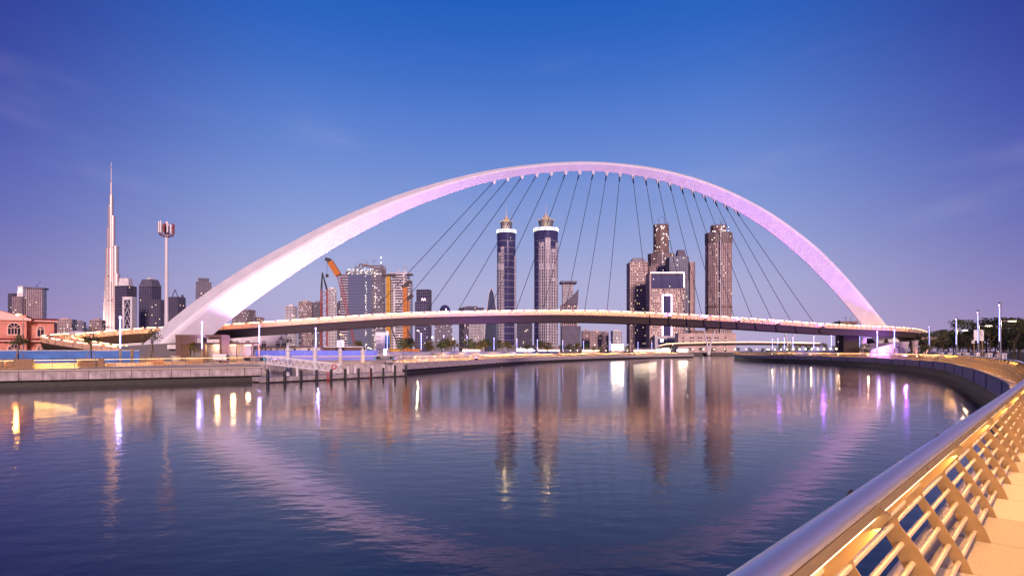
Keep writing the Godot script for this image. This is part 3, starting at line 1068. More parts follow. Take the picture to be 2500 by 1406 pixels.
func twin(px: float, d: float, spec: Dictionary):
	# a curved tower with a stone front, two lit rings and a lotus crown
	var r := lot("lotus_crown_tower", spec.label, px, d, "twin towers with lit lotus crowns")
	var w: float = spec.w
	var top: float = spec.top                                 # y of the ring
	var body := gt(r)
	body.lathe([Vector2(w / 2, -4), Vector2(w / 2 - 0.6, top * 0.5), Vector2(w / 2 - 0.3, top - 24), Vector2(w / 2 + 0.6, top - 4), Vector2(w / 2 - 1, top - 4), Vector2(w / 2 - 1, top), Vector2(0.1, top)], Vector3.ZERO, 24, 0.8)
	world(r, "glazed_body", body, M.glass_violet)
	var bands := gt(r)
	for i in int(top / 16):
		var y := 10.0 + i * 16.0
		bands.lathe([Vector2(w / 2 - 0.2, y), Vector2(w / 2 + 0.05, y + 0.3), Vector2(w / 2 - 0.2, y + 0.7)], Vector3.ZERO, 24, 0.8)
	world(r, "storey_line", bands, M.tower_pale, true)
	# stone bays stepping round the front, with tall window slots
	var slots := gt(r)
	for k in spec.bays.size():
		var b: Array = spec.bays[k]                           # angle, width, height
		var ang := deg_to_rad(b[0])
		var n3 := Vector3(sin(ang), 0, cos(ang))
		var t3 := Vector3(cos(ang), 0, -sin(ang))
		var c3 := Vector3(sin(ang) * (w / 2 - 0.4), 0, cos(ang) * (w / 2 * 0.8 - 0.4))
		var bg := gt(r)
		bg.box(c3 + Vector3(0, b[2] / 2 - 2, 0), Vector3(b[1], b[2] + 4, 2.6), Basis(t3, Vector3.UP, n3))
		world(r, "stone_bay", bg, M[spec.get("stone", "tower_pale")])
		var y := 4.0
		while y < b[2] - 8:
			for c in [-0.26, 0.26]:
				if int(y / 40.0 + k * 0.4) % 3 != 2 or fmod(y, 40.0) > 12.0:
					slots.box(c3 + n3 * 1.3 + t3 * b[1] * c + Vector3(0, y, 0), Vector3(b[1] * 0.24, 5.2, 0.3), Basis(t3, Vector3.UP, n3))
			y += 7.0
	world(r, "window_slot", slots, M.tower_glass, true)
	for y in [top - 4.5, top + 0.2]:
		var ring := gt(r)
		ring.lathe([Vector2(w / 2 - 1.2, y), Vector2(w / 2 + 1.2, y), Vector2(w / 2 + 1.2, y + 1.3), Vector2(w / 2 - 1.2, y + 1.3)], Vector3.ZERO, 24, 0.8)
		world(r, "ring_light", ring, M.white_light)
	var ww := w * 0.33
	var drum := gt(r)
	drum.lathe([Vector2(ww * 0.82, top), Vector2(ww * 0.9, top + 16), Vector2(ww, top + 21), Vector2(0.1, top + 21)], Vector3.ZERO, 8, 0.9)
	world(r, "drum", drum, M.tower_slate)
	for i in 8:
		var a := TAU * (i + 0.5) / 8
		var dir := Vector3(cos(a), 0, sin(a))
		var pg := gt(r)
		pg.beam(dir * ww * 0.55 + Vector3(0, top + 19.5, 0), dir * ww * 1.14 + Vector3(0, top + 24.5, 0), 3.4, 0.9)
		world(r, "petal", pg, M.gold_cladding)
	var py := gt(r)
	py.lathe([Vector2(ww * 0.72, top + 21), Vector2(ww * 0.62, top + 25), Vector2(ww * 0.2, top + 35), Vector2(0.8, top + 40)], Vector3.ZERO, 8)
	world(r, "crown", py, M.gold_cladding)
	var s := d / F
	for x in [-1.0, 0.0, 1.0]:                               # floodlights on the ring roof wash the crown
		var lg := gt(r)
		lg.box(Vector3(x * w * 0.42, top + 3.0, w * 0.36 - absf(x) * 4.0), Vector3(1.2, 0.8, 0.8))
		world(r, "crown_flood_light", lg, M.crown_light)
		if x == 0.0:
			omni(r, r.position + Vector3(0, EYE - BANK + (top + 6.0) * s, (w * 0.36 + 3.0) * s), Color(1.0, 0.86, 0.6), 500.0, 1.0)
	spire(r, "spire", 0, top + 38, top + 66, 0.9, "tower_white")
	var podium := gt(r)
	podium.box(Vector3(0, 5, 4), Vector3(w * 1.5, 18, w * 1.2))
	world(r, "podium", podium, M.tower_grey)

func city():
	city_materials()
	burj()
	twin(1236, 1500, {"label": "slimmer curved tower with lotus crown, dark face turned to the camera", "w": 46.0, "top": 292.0, "bays": [[-58, 9.0, 214], [-40, 9.0, 238], [-23, 8.0, 252], [76, 7.0, 232]]})
	twin(1333, 1420, {"label": "broader curved tower with lotus crown and pale stone front bays", "w": 59.0, "top": 296.0, "bays": [[-24, 13.0, 262], [6, 13.0, 272], [34, 12.0, 246], [62, 9.0, 262]]})
	# far left
	var t := simple("pink_apartment_tower", "rose stone tower with a lit white crown behind the pink villa", 36, 68, 725, 1700, {"wall": "tower_beige", "glass": "glass_violet", "fh": 5.0, "bw": 6.0, "lit": 0.03})
	block(t, "crown", rect(15, 12), 130, 158, "tower_white", 0.85)
	sparkle(t, "crown_light", 8, -6, 6, 140, 152, 7, "white_light", 1.6)
	simple("dark_slab_tower", "narrow slate slab beside the rose stone tower", 22, 40, 717, 1720, {"wall": "tower_slate", "lit": 0.02})
	t = simple("corner_fin_tower", "stone tower with overhanging roof slab and a crane on top", 68, 108, 706, 1650, {"wall": "tower_beige", "glass": "glass_violet", "fh": 6.0, "bf": 0.25, "bw": 4.0, "pf": 0.45, "lit": 0.03, "turn": -25.0})
	block(t, "roof_slab", rect(40, 30, -25), 151, 154, "tower_slate")
	tower_crane(t, 2, 154, 5, 14, 0.9)
	# left of the mast
	t = simple("dark_glass_tower", "dark glass office tower with a white cap beside the spire tower", 286, 326, 699, 1500, {"wall": "tower_slate", "bf": 0.2, "pf": 0.12, "fh": 7.0, "lit": 0.02})
	block(t, "cap", rect(26, 18), 158, 177, "tower_white", 0.8)
	spire(t, "mast", 4, 177, 192, 0.5, "tower_grey")
	var fr := lot("braced_frame_block", "dark block faced with a white lattice of diagonal braces", 315, 1400)
	block(fr, "body", rect(22, 16), -4, 131, "tower_glass")
	for s in [-1, 1]:
		block(fr, "side_wall", rect(4.5, 17, 0, Vector2(s * 9.5, 0.4)), -4, 132, "tower_white")
	block(fr, "head_wall", rect(14.6, 17, 0, Vector2(0, 0.4)), 125, 132, "tower_white")
	for i in 6:
		for s in [-1, 1]:
			var g := gt(fr)
			g.beam(Vector3(s * 7.0, 2 + i * 20.5, 8.6), Vector3(0, 20 + i * 20.5, 8.6), 0.9, 0.9)
			g.beam(Vector3(s * 0.1, 22 + i * 20.5, 8.6), Vector3(s * 7.2, 22 + i * 20.5, 8.6), 0.9, 0.9)
			world(fr, "brace", g, M.tower_white)
	t = simple("octagon_crown_tower", "tall dark tower with octagonal crown and pale roof lantern", 345, 386, 701, 1500, {"wall": "tower_slate", "bf": 0.3, "pf": 0.2, "fh": 6.0, "bw": 7.0, "lit": 0.05})
	block(t, "crown", rect(38, 30, 12), 156, 174, "tower_slate", 0.7)
	block(t, "roof_lantern", rect(11, 10, 12), 160, 178, "tower_white")
	simple("low_dark_tower", "lower dark block joined to the octagonal crown tower", 372, 403, 733, 1450, {"wall": "tower_slate", "fh": 5.0, "lit": 0.06})
	t = simple("pointed_frame_tower", "dark banded tower with an open triangular roof frame", 411, 447, 726, 1350, {"wall": "tower_slate", "fh": 4.5, "bf": 0.4, "pf": 0.1, "lit": 0.03})
	for e in [[-11, -3], [5, -3]]:
		var g := gt(t)
		g.beam(Vector3(e[0], 130, 0), Vector3(e[1], 150, 0), 1.3, 1.3)
		world(t, "roof_frame", g, M.crane_dark)
	block(t, "corner_turret", rect(3, 6, 0, Vector2(15, 0)), 130, 137, "tower_slate")
	t = simple("balcony_tower", "grey tower with balconied flank rising behind the arch leg", 475, 517, 690, 1250, {"wall": "tower_grey", "fh": 5.0, "bf": 0.45, "pf": 0.1, "lit": 0.03, "turn": -28.0})
	block(t, "roof_slab", rect(24, 18, -28), 167, 177, "tower_slate")
	# low city behind the villas
	var lows := [["cream lit office block with warm upper storey", 138, 180, 780, 700, "tower_sand", 0.25], ["grey low block with dotted warm windows", 175, 206, 786, 760, "tower_grey", 0.15], ["small stone block at the foot of the spire tower", 222, 252, 782, 1200, "tower_beige", 0.1], ["pale tower stub with dark crown left of centre", 699, 722, 748, 900, "tower_white", 0.03], ["sandstone tower with stepped roof and bright windows", 730, 760, 737, 980, "tower_sand", 0.25], ["grey slab with rounded shoulder near the lattice mast", 763, 786, 739, 1000, "tower_grey", 0.12], ["white ribbed tower with grey roof box", 797, 822, 706, 1050, "tower_white", 0.06], ["slim slate tower next to the white ribbed one", 822, 833, 740, 1060, "tower_slate", 0.08], ["broad slate block under the white boomerang roof", 1120, 1182, 752, 900, "tower_slate", 0.1], ["dark office block seen below the deck", 1060, 1105, 790, 800, "tower_grey", 0.12], ["white hatched block seen below the deck", 1146, 1182, 790, 760, "tower_white", 0.08], ["little beige block right of the paler twin", 1421, 1441, 808, 800, "tower_beige", 0.15], ["rounded beige apartment block with a white roof box", 1440, 1470, 809, 760, "tower_sand", 0.12], ["plain pink slab beside the rounded block", 1470, 1486, 811, 740, "tower_beige", 0.05], ["grey white office box with tiered roof", 1493, 1517, 808, 720, "tower_white", 0.1], ["bluish block right of the slim dark twin", 1262, 1300, 783, 1200, "tower_slate", 0.06]]
	for e in lows:
		t = simple("city_block", e[0], e[1], e[2], e[3], e[4], {"wall": e[5], "fh": 3.6, "bw": 3.5, "lit": e[6], "turn": rng.randf_range(-25, 25), "cat": "building", "light": "window_cool" if rng.randf() < 0.4 else "window_warm"})
		block(t, "roof_box", rect((e[2] - e[1]) * 0.45, 5), 857 - e[3], 857 - e[3] + rng.randf_range(2, 5), e[5])
	# dark scaffold tower behind the arch
	t = simple("scaffolded_tower", "dark unfinished tower under scaffolding where arch meets deck", 572, 618, 757, 700, {"wall": "tower_brown", "glass": "tower_grey", "fh": 3.5, "bw": 3.5, "pf": 0.2, "bf": 0.25, "lit": 0.12, "light": "window_cool"})
	simple("lit_stepped_block", "small stepped block with warm lights right of the scaffolding", 600, 640, 775, 720, {"wall": "tower_sand", "fh": 3.5, "bw": 3.5, "lit": 0.3})
	# big glass hotel under construction
	t = lot("glass_hotel_shell", "broad unfinished glass tower with a dark steel crown of work lights", 888, 1050)
	facade(t, rect(22, 40, 0, Vector2(-41, 0)), -4, 185, {"wall": "tower_pale", "fh": 6.2, "bf": 0.5, "pf": 0.0, "lit": 0.05, "light": "window_cool", "core": "left_wing"})
	facade(t, rect(56, 40, 0, Vector2(-4, 3)), -4, 184, {"glass": "glass_pale", "wall": "glass_blue", "fh": 8.0, "bf": 0.08, "pf": 0.05, "bw": 6.0, "out": 0.15, "lit": 0.01, "core": "curtain_wall"})
	facade(t, rect(24, 40, 0, Vector2(36, 0)), -4, 200, {"wall": "tower_grey", "fh": 5.6, "bf": 0.45, "pf": 0.2, "bw": 5.0, "lit": 0.18, "light": "window_cool", "core": "right_wing"})
	for e in [[-38, 190, -6, 204], [-6, 204, -6, 210], [-6, 210, 22, 205], [22, 205, 50, 206], [50, 206, 50, 188], [-38, 190, -38, 184], [-38, 187, 50, 196]]:
		var g := gt(t)
		g.beam(Vector3(e[0], e[1], 18), Vector3(e[2], e[3], 18), 2.2, 2.6)
		g.beam(Vector3(e[0], e[1], -10), Vector3(e[2], e[3], -10), 2.2, 2.6)
		world(t, "crown_beam", g, M.tower_brown)
	for e in [[14.0, 22.5, 2, 190], [36.5, 24, 2, 196]]:
		sparkle(t, "work_light", 60, e[0] - 5, e[0] - 1.5, e[2], e[3], e[1] + 1, "work_light", 1.1)
	sparkle(t, "work_light", 70, -34, 40, 184, 198, 21, "work_light", 1.1)
	for e in [[-20, 203, 6, 5, 1.9], [-6, 208, 5, 4, 1.4], [8, 207, 10, -9, 0.6], [24, 206, 14, 7, 0.3]]:
		tower_crane(t, e[0], e[1], e[2], e[3], e[4])
	var fl := gt(t)
	fl.box(Vector3(44, 214, 10), Vector3(2.2, 2.2, 2))
	fl.box(Vector3(44, 226, 10), Vector3(2.2, 2.2, 2))
	world(t, "site_flood_light", fl, M.flood_white, true)
	spire(t, "flood_mast", 44, 200, 228, 0.5, "crane_dark", 9.0)
	# striped white tower
	t = lot("striped_white_tower", "white banded tower with two vertical ribs and a ring emblem on its roof", 979, 1000)
	facade(t, rect(50, 34), -4, 172, {"wall": "tower_white", "fh": 6.4, "bf": 0.5, "pf": 0.0, "lit": 0.04})
	facade(t, rect(34, 44), -4, 186, {"wall": "tower_white", "fh": 6.4, "bf": 0.45, "pf": 0.0, "lit": 0.04, "core": "centre_bay"})
	for x in [-12.0, 11.0]:
		block(t, "rib", rect(4, 3, 0, Vector2(x, 23)), -4, 160 if x < 0 else 186, "tower_white")
	block(t, "roof_slab", rect(54, 40), 186, 189, "tower_pale")
	for x in [-3.0, 10.0]:
		var g := gt(t)
		g.beam(Vector3(x - 4, 189, 10), Vector3(x, 199, 10), 1, 1)
		g.beam(Vector3(x + 4, 189, 10), Vector3(x, 199, 10), 1, 1)
		world(t, "emblem_stand", g, M.tower_white)
	var em := gt(t)
	var ring := []
	for i in 13:
		ring.append(Vector3(12 + cos(TAU * i / 12) * 4, 201 + sin(TAU * i / 12) * 4, 10))
	em.tube(ring, 0.7, 6)
	world(t, "roof_emblem", em, M.tower_pale)
	# neon roof tower, lens roof, sail tower, banded slab
	t = simple("sign_tower", "dark block tower with a pink letter sign near its top", 1018, 1052, 708, 950, {"wall": "tower_slate", "fh": 7.0, "bf": 0.25, "pf": 0.1, "lit": 0.04, "turn": 8.0})
	var tm := TextMesh.new()
	tm.text = "AA"
	tm.font_size = 16
	tm.depth = 0.05
	tm.pixel_size = 0.05
	var sg := put(t, "sign_light", tm, M.pink_light, Transform3D(Basis.IDENTITY.scaled(Vector3.ONE * 950 / F * 10), Vector3(2.0, EYE - BANK + 124 * 950 / F, 18)))
	sg.scale = Vector3.ONE * 950 / F * 10
	simple("lower_wing_tower", "stepped shoulder block in front of the pink letter sign", 1015, 1050, 738, 930, {"wall": "tower_slate", "glass": "glass_violet", "fh": 7.0, "lit": 0.08, "turn": 8.0, "light": "window_cool"})
	t = lot("lens_roof_building", "small dark building with a rounded lens of a roof above the deck", 1086, 900, "towers of the skyline", "building")
	var ln := gt(t)
	ln.lathe([Vector2(13, -4), Vector2(13.5, 96), Vector2(12.5, 103), Vector2(9, 109), Vector2(4, 112), Vector2(0.1, 113)], Vector3.ZERO, 16, 0.6)
	world(t, "shell", ln, M.glass_violet)
	t = lot("sail_tower", "pointed sail shaped glass tower left of the slim twin", 1198, 1150)
	var sail := PackedVector2Array([Vector2(-17, -4), Vector2(15, -4), Vector2(14, 100), Vector2(8, 140), Vector2(2, 154), Vector2(-4, 140), Vector2(-12, 80)])
	var so := gt(t)
	so.prism(sail, Transform3D.IDENTITY, 16)
	world(t, "glazed_body", so, M.glass_blue)
	var se := gt(t)
	for i in 24:
		var y := i * 5.6
		var x0 := -17.0 + y * 0.09 if y < 80 else -12.0 + (y - 80) * 0.133
		var x1 := 15.0 if y < 100 else 14.0 - (y - 100) * 0.15
		se.box(Vector3((x0 + x1) / 2, y, 0), Vector3(x1 - x0, 0.8, 16.6))
	world(t, "storey_line", se, M.tower_slate, true)
	for e in [[-17, -4, -12, 80], [-12, 80, -4, 140], [-4, 140, 2, 154], [2, 154, 8, 140], [8, 140, 14, 100]]:
		var g := gt(t)
		g.beam(Vector3(e[0], e[1], 8), Vector3(e[2], e[3], 8), 1.2, 1.2)
		world(t, "edge_rib", g, M.tower_white)
	t = lot("swoop_roof_tower", "banded tower with flat cap and curved side screen next to paler twin", 1389, 1150)
	facade(t, rect(34, 30, 0, Vector2(-2, 0)), -4, 112, {"wall": "tower_beige", "fh": 6.0, "bf": 0.3, "bw": 5.0, "lit": 0.05})
	facade(t, rect(26, 24, 0, Vector2(-3, 0)), 112, 164, {"wall": "tower_white", "fh": 5.0, "bf": 0.5, "pf": 0.0, "lit": 0.0, "core": "upper_body"})
	block(t, "flat_cap", rect(40, 34, 0, Vector2(-2, 0)), 164, 169, "tower_slate")
	var sw := gt(t)
	sw.prism(PackedVector2Array([Vector2(-16, 112), Vector2(20, 112), Vector2(22, 150), Vector2(10, 136), Vector2(-6, 122)]), Transform3D(Basis.IDENTITY, Vector3(0, 0, 16)), 3)
	world(t, "curved_screen", sw, M.tower_slate)
	block(t, "side_wall", rect(5, 26, 0, Vector2(20, 0)), -4, 140, "tower_pale", 0.6)
	block(t, "dark_wing", rect(46, 20, 0, Vector2(4, 8)), -4, 60, "tower_slate")
	# the hotel group right of centre
	t = lot("cornice_tower", "sandstone tower with hipped roof and stone cornices left of the hotel", 1563, 1150)
	facade(t, rect(42, 42, 0, Vector2(-7, 0)), -4, 214, {"wall": "tower_sand", "fh": 6.5, "bf": 0.45, "bw": 4.6, "pf": 0.45, "out": 0.5, "lit": 0.2})
	facade(t, rect(22, 46, -30, Vector2(20, -18)), -4, 205, {"wall": "tower_beige", "fh": 6.5, "bf": 0.15, "bw": 3.6, "pf": 0.5, "out": 0.5, "lit": 0.03, "core": "flank"})
	for y in [10, 110, 150, 198, 213]:
		block(t, "cornice", rect(44.5, 44, 0, Vector2(-7, 0)), y, y + 1.6, "tower_sand")
	block(t, "hipped_roof", rect(36, 36, 0, Vector2(-7, 0)), 215, 226, "tower_grey", 0.6)
	block(t, "dark_slot", rect(10, 20, 0, Vector2(19, 16)), -4, 150, "glass_violet")
	t = lot("glass_step_tower", "stepped glass tower with blue grey setbacks behind the hotel", 1658, 1260)
	facade(t, rect(60, 40), -4, 170, {"wall": "tower_grey", "glass": "glass_blue", "fh": 6.0, "bf": 0.3, "bw": 5.0, "lit": 0.12})
	facade(t, rect(46, 34, 0, Vector2(-4, 0)), 170, 228, {"wall": "tower_grey", "glass": "glass_blue", "fh": 6.0, "bf": 0.3, "bw": 5.0, "pf": 0.25, "lit": 0.04, "core": "upper_body"})
	block(t, "side_pier", rect(12, 40, 0, Vector2(26, 4)), -4, 214, "tower_beige")
	block(t, "roof_plant", rect(22, 20, 0, Vector2(4, 0)), 228, 246, "tower_slate", 0.7)
	t = lot("unfinished_left_tower", "taller unfinished concrete tower with two cranes behind the hotel", 1615, 1330)
	site_tower(t, 62, 232, 307)
	tower_crane(t, -6, 305, 16, 12, 0.8)
	tower_crane(t, 8, 305, 20, 13, 1.35)
	t = lot("unfinished_right_tower", "unfinished concrete tower with ribbed shaft standing alone right of the hotel", 1755, 1200)
	site_tower(t, 63, 282, 305)
	tower_crane(t, 4, 303, 14, -7, 1.1)
	tower_crane(t, 10, 300, 12, 16, 1.2)
	hotel()

func site_tower(t: Node3D, w: float, y1: float, y2: float):
	facade(t, oval(w, w * 0.8, 12), -4, y1 - 20, {"wall": "tower_beige", "glass": "tower_slate", "fh": 7.0, "bf": 0.2, "bw": 5.0, "pf": 0.55, "out": 0.8, "lit": 0.1, "light": "work_light", "core": "shaft"})
	facade(t, oval(w + 2, w * 0.8 + 2, 12), y1 - 20, y1 + 4, {"wall": "tower_brown", "glass": "tower_grey", "fh": 4.0, "bf": 0.35, "bw": 6.0, "pf": 0.2, "out": 1.0, "lit": 0.06, "light": "work_light", "core": "raw_storeys"})
	facade(t, oval(w * 0.6, w * 0.5, 10), y1 + 4, y2, {"wall": "tower_brown", "glass": "tower_brown", "fh": 4.5, "bf": 0.3, "bw": 7.0, "pf": 0.3, "lit": 0.1, "light": "work_light", "core": "lift_core"})
	block(t, "belt", oval(w + 3, w * 0.8 + 3, 12), 104, 110, "tower_brown")
	sparkle(t, "site_flood_light", 12, -w * 0.33, w * 0.33, y1 + 6, y2 - 3, w * 0.27, "flood_white", 1.3)
	for i in 18:                                             # starter bars and formwork standing up from the top
		var a := TAU * i / 18.0
		var k := w * (0.5 if i % 2 else 0.28)
		spire(t, "formwork_post", cos(a) * k, (y1 if i % 2 else y2) - 2, (y1 + 6.0 if i % 2 else y2 + 5.0) + rng.randf_range(0, 5), 0.5, "tower_brown", sin(a) * k * 0.8)
	var mast := gt(t)
	mast.beam(Vector3(-w * 0.08, -4, w * 0.43), Vector3(-w * 0.08, y1 + 10, w * 0.43), 2.6, 2.6)
	world(t, "hoist_mast", mast, M.tower_pale)

func hotel():
	var t := lot("portal_hotel", "hotel block with a pink lit portal frame and a dark glass top storey", 1624, 1080)
	facade(t, rect(82, 40), -4, 150, {"wall": "tower_sand", "fh": 6.5, "bf": 0.5, "bw": 5.4, "pf": 0.5, "out": 0.6, "lit": 0.42})
	facade(t, rect(78, 36), 150, 184, {"wall": "glass_violet", "glass": "glass_violet", "fh": 17.0, "bf": 0.1, "bw": 14.0, "pf": 0.05, "lit": 0.15, "core": "sky_lounge"})
	for e in [[0, 187.5, 84, 4], [-41, 168, 3.5, 36], [41, 168, 3.5, 36]]:
		var g := gt(t)
		g.box(Vector3(e[0], e[1], 2), Vector3(e[2], e[3], 40))
		world(t, "top_frame", g, M.tower_sand)
	for e in [[0, 188.5, 82, 1.6], [39.5, 170, 1.6, 34]]:
		var g := gt(t)
		g.box(Vector3(e[0], e[1], 22.6), Vector3(e[2], e[3], 1))
		world(t, "frame_light", g, M.pink_light)
	block(t, "portal_glass", rect(20, 2, 0, Vector2(-1, 21.6)), 0, 132, "glass_violet")
	for e in [[-11.5, 66, 2.4, 136], [9.5, 66, 2.4, 136], [-1, 134.5, 23, 2.6]]:
		var g := gt(t)
		g.box(Vector3(e[0], e[1], 22.6), Vector3(e[2], e[3], 2.4))
		world(t, "portal_light", g, M.pink_light)
	block(t, "entrance_block", rect(76, 24, 0, Vector2(2, 34)), -4, 36, "tower_pale")
	for e in [[-19, 22, 20, 13], [2, 22, 20, 18]]:
		block(t, "entrance_glass", rect(e[2], 1, 0, Vector2(e[0], 46.6)), e[1] - e[3] / 2.0, e[1] + e[3] / 2.0, "glass_violet")
	for e in [[-18, 2, 34, 8], [20, 12, 12, 26], [-20, 25, 7, 6]]:
		var g := gt(t)
		g.box(Vector3(e[0], e[1], 47.4), Vector3(e[2], e[3], 0.6))
		world(t, "screen_light", g, M.flood_white)
	# long stone wing with round windows
	var l := lot("round_window_wing", "long low stone building with groups of round windows right of hotel", 1722, 1000, "towers of the skyline", "building")
	block(l, "wall", rect(140, 30), -4, 43, "tower_sand")
	block(l, "upper_storey", rect(64, 24, 0, Vector2(-6, 0)), 43, 50, "tower_brown")
	for x in [-58, -40, -34, -20, -14, 0, 6, 20, 26, 44]:
		for y in [14, 23, 32]:
			var g := gt(l)
			g.lathe([Vector2(2.1, 0), Vector2(2.1, 0.5), Vector2(0.01, 0.5)], Vector3.ZERO, 10)
			put(l, "round_window", g.mesh(), M.tower_glass, Transform3D(Basis(Vector3.RIGHT, PI / 2), Vector3.ZERO) * Transform3D(Basis.IDENTITY, -g.o)).position = Vector3.ZERO
			var last: Node3D = l.get_child(l.get_child_count() - 1)
			var s := 1000.0 / F
			last.transform = Transform3D(Basis(Vector3.RIGHT, PI / 2), Vector3(x * s, EYE - BANK + y * s, 15.02 * s)) * Transform3D(Basis.IDENTITY, -g.o)

# ---------------------------------------------------------------- the far bank
const ORD := ["first", "second", "third", "fourth", "fifth", "sixth", "seventh", "eighth", "ninth", "tenth", "eleventh", "twelfth", "thirteenth", "fourteenth", "fifteenth", "sixteenth", "seventeenth", "eighteenth", "nineteenth", "twentieth", "twenty-first", "twenty-second"]

func bank_materials():
	grain(mat("hoarding_blue", 0.1, 0.24, 0.6, 0.45), noise(0.008, FastNoiseLite.TYPE_SIMPLEX_SMOOTH, 4, 60), 0.75, Vector3(0.06, 0.12, 0.06))
	mat("hoarding_deep", 0.06, 0.1, 0.42, 0.5)
	grain(mat("pink_render", 0.62, 0.27, 0.21, 0.85), noise(0.01, FastNoiseLite.TYPE_SIMPLEX_SMOOTH, 5, 61), 0.82, Vector3.ONE * 0.12)
	mat("pink_trim", 0.75, 0.48, 0.42, 0.8)
	grain(mat("roof_tile", 0.32, 0.07, 0.05, 0.8), noise(0.05, FastNoiseLite.TYPE_SIMPLEX_SMOOTH, 4, 62), 0.7, Vector3.ONE * 0.4)
	grain(mat("white_render", 0.72, 0.68, 0.66, 0.85), noise(0.01, FastNoiseLite.TYPE_SIMPLEX_SMOOTH, 5, 63), 0.85, Vector3.ONE * 0.1)
	mat("dark_glass", 0.02, 0.02, 0.03, 0.1)
	grain(mat("timber", 0.42, 0.24, 0.12, 0.65), noise(0.02, FastNoiseLite.TYPE_SIMPLEX_SMOOTH, 5, 64), 0.65, Vector3(0.6, 6.0, 0.6))
	mat("brown_panel", 0.13, 0.07, 0.055, 0.6)
	mat("galvanised", 0.5, 0.5, 0.52, 0.4, 0.7)
	mat("pile_black", 0.012, 0.012, 0.014, 0.5)
	mat("pile_white", 0.62, 0.6, 0.62, 0.5)
	mat("sign_black", 0.012, 0.016, 0.02, 0.4)
	mat("sign_white", 0.78, 0.76, 0.76, 0.5)
	mat("sign_cyan", 0.1, 0.45, 0.6, 0.5)
	mat("ink", 0.03, 0.03, 0.04, 0.6)
	mat("life_red", 0.55, 0.03, 0.03, 0.5)
	mat("pole_grey", 0.16, 0.16, 0.19, 0.4, 0.5)
	grain(mat("bark", 0.1, 0.065, 0.04, 0.9), noise(0.05, FastNoiseLite.TYPE_SIMPLEX_SMOOTH, 4, 65), 0.6, Vector3(3, 1, 3))
	for e in [["leaf", 0.05, 0.075, 0.018], ["leaf_dark", 0.018, 0.026, 0.01], ["leaf_warm", 0.12, 0.1, 0.02], ["leaf_olive", 0.07, 0.07, 0.025]]:
		var m := mat(e[0], e[1], e[2], e[3], 0.6)
		m.backlight_enabled = true
		m.backlight = Color(0.3, 0.35, 0.12)
	glow("column_light", 0.3, 0.34, 1.0, 3.0)
	glow("column_cap_light", 0.55, 0.35, 1.0, 4.5)
	glow("sodium_light", 1.0, 0.42, 0.08, 14.0)
	glow("step_light", 1.0, 0.62, 0.18, 3.0)
	glow("lamp_warm", 1.0, 0.7, 0.4, 8.0)
	mat("cloth_white", 0.75, 0.73, 0.72, 0.9)
	mat("cloth_dark", 0.03, 0.03, 0.035, 0.9)
	mat("skin", 0.35, 0.19, 0.12, 0.6)
	mat("car_white", 0.7, 0.7, 0.72, 0.25)
	mat("car_silver", 0.4, 0.41, 0.43, 0.3, 0.5)
	mat("tyre", 0.015, 0.015, 0.016, 0.8)

func corrugated(w: float, h: float) -> ArrayMesh:
	var g := Geo.new()
	var sec := PackedVector2Array()
	var n := int(w / 0.3)
	for i in n:
		var x := -w / 2 + w * i / n
		var c := w / n
		sec.append_array([Vector2(x, 0), Vector2(x + c * 0.35, 0), Vector2(x + c * 0.5, 0.05), Vector2(x + c * 0.85, 0.05)])
	sec.append(Vector2(w / 2, 0))
	for i in sec.size() - 1:
		g.q(Vector3(sec[i].x, 0, sec[i].y), Vector3(sec[i + 1].x, 0, sec[i + 1].y), Vector3(sec[i + 1].x, h, sec[i + 1].y), Vector3(sec[i].x, h, sec[i].y))
		g.q(Vector3(sec[i + 1].x, 0, sec[i + 1].y - 0.02), Vector3(sec[i].x, 0, sec[i].y - 0.02), Vector3(sec[i].x, h, sec[i].y - 0.02), Vector3(sec[i + 1].x, h, sec[i + 1].y - 0.02))
	return g.mesh()

func hoarding(label: String, pts: Array, h: float, w: float, m: String, ribbed: bool):
	var f := thing("hoarding_fence", label, "fence", pts[0], "blue site hoardings")
	var at := even(pts, w)
	var inv := f.global_transform.affine_inverse()
	var flat_g := Geo.new()
	flat_g.box(Vector3(0, h / 2, 0), Vector3(w - 0.03, h, 0.05))
	var pm := corrugated(w - 0.02, h) if ribbed else flat_g.mesh()
	var pg := Geo.new()
	pg.box(Vector3(0, h / 2 - 0.05, -0.12), Vector3(0.08, h - 0.1, 0.12))
	var cap := Geo.new()
	cap.box(Vector3(0, h + 0.04, 0.02), Vector3(w, 0.08, 0.14))
	var cm := cap.mesh()
	var qm := pg.mesh()
	for i in at.size() - 1:
		var a: Vector3 = at[i]
		var b: Vector3 = at[i + 1]
		var t := (b - a).normalized()
		var x := inv * Transform3D(Basis(t, Vector3.UP, t.cross(Vector3.UP)), (a + b) / 2 + Vector3(0, rng.randf_range(-0.02, 0.02), 0))
		put(f, "panel", pm, M[m], x)
		put(f, "capping", cm, M.sign_white if ribbed else M[m], x)
		put(f, "post", qm, M.galvanised, inv * Transform3D(Basis(t, Vector3.UP, t.cross(Vector3.UP)), a))
	return f

func arched(w: float, h: float) -> PackedVector2Array:          # a round-headed opening standing on y 0
	var p := PackedVector2Array([Vector2(-w / 2, 0), Vector2(w / 2, 0), Vector2(w / 2, h - w / 2)])
	for i in range(1, 8):
		p.append(Vector2(cos(PI * i / 8) * w / 2, h - w / 2 + sin(PI * i / 8) * w / 2))
	p.append(Vector2(-w / 2, h - w / 2))
	return p

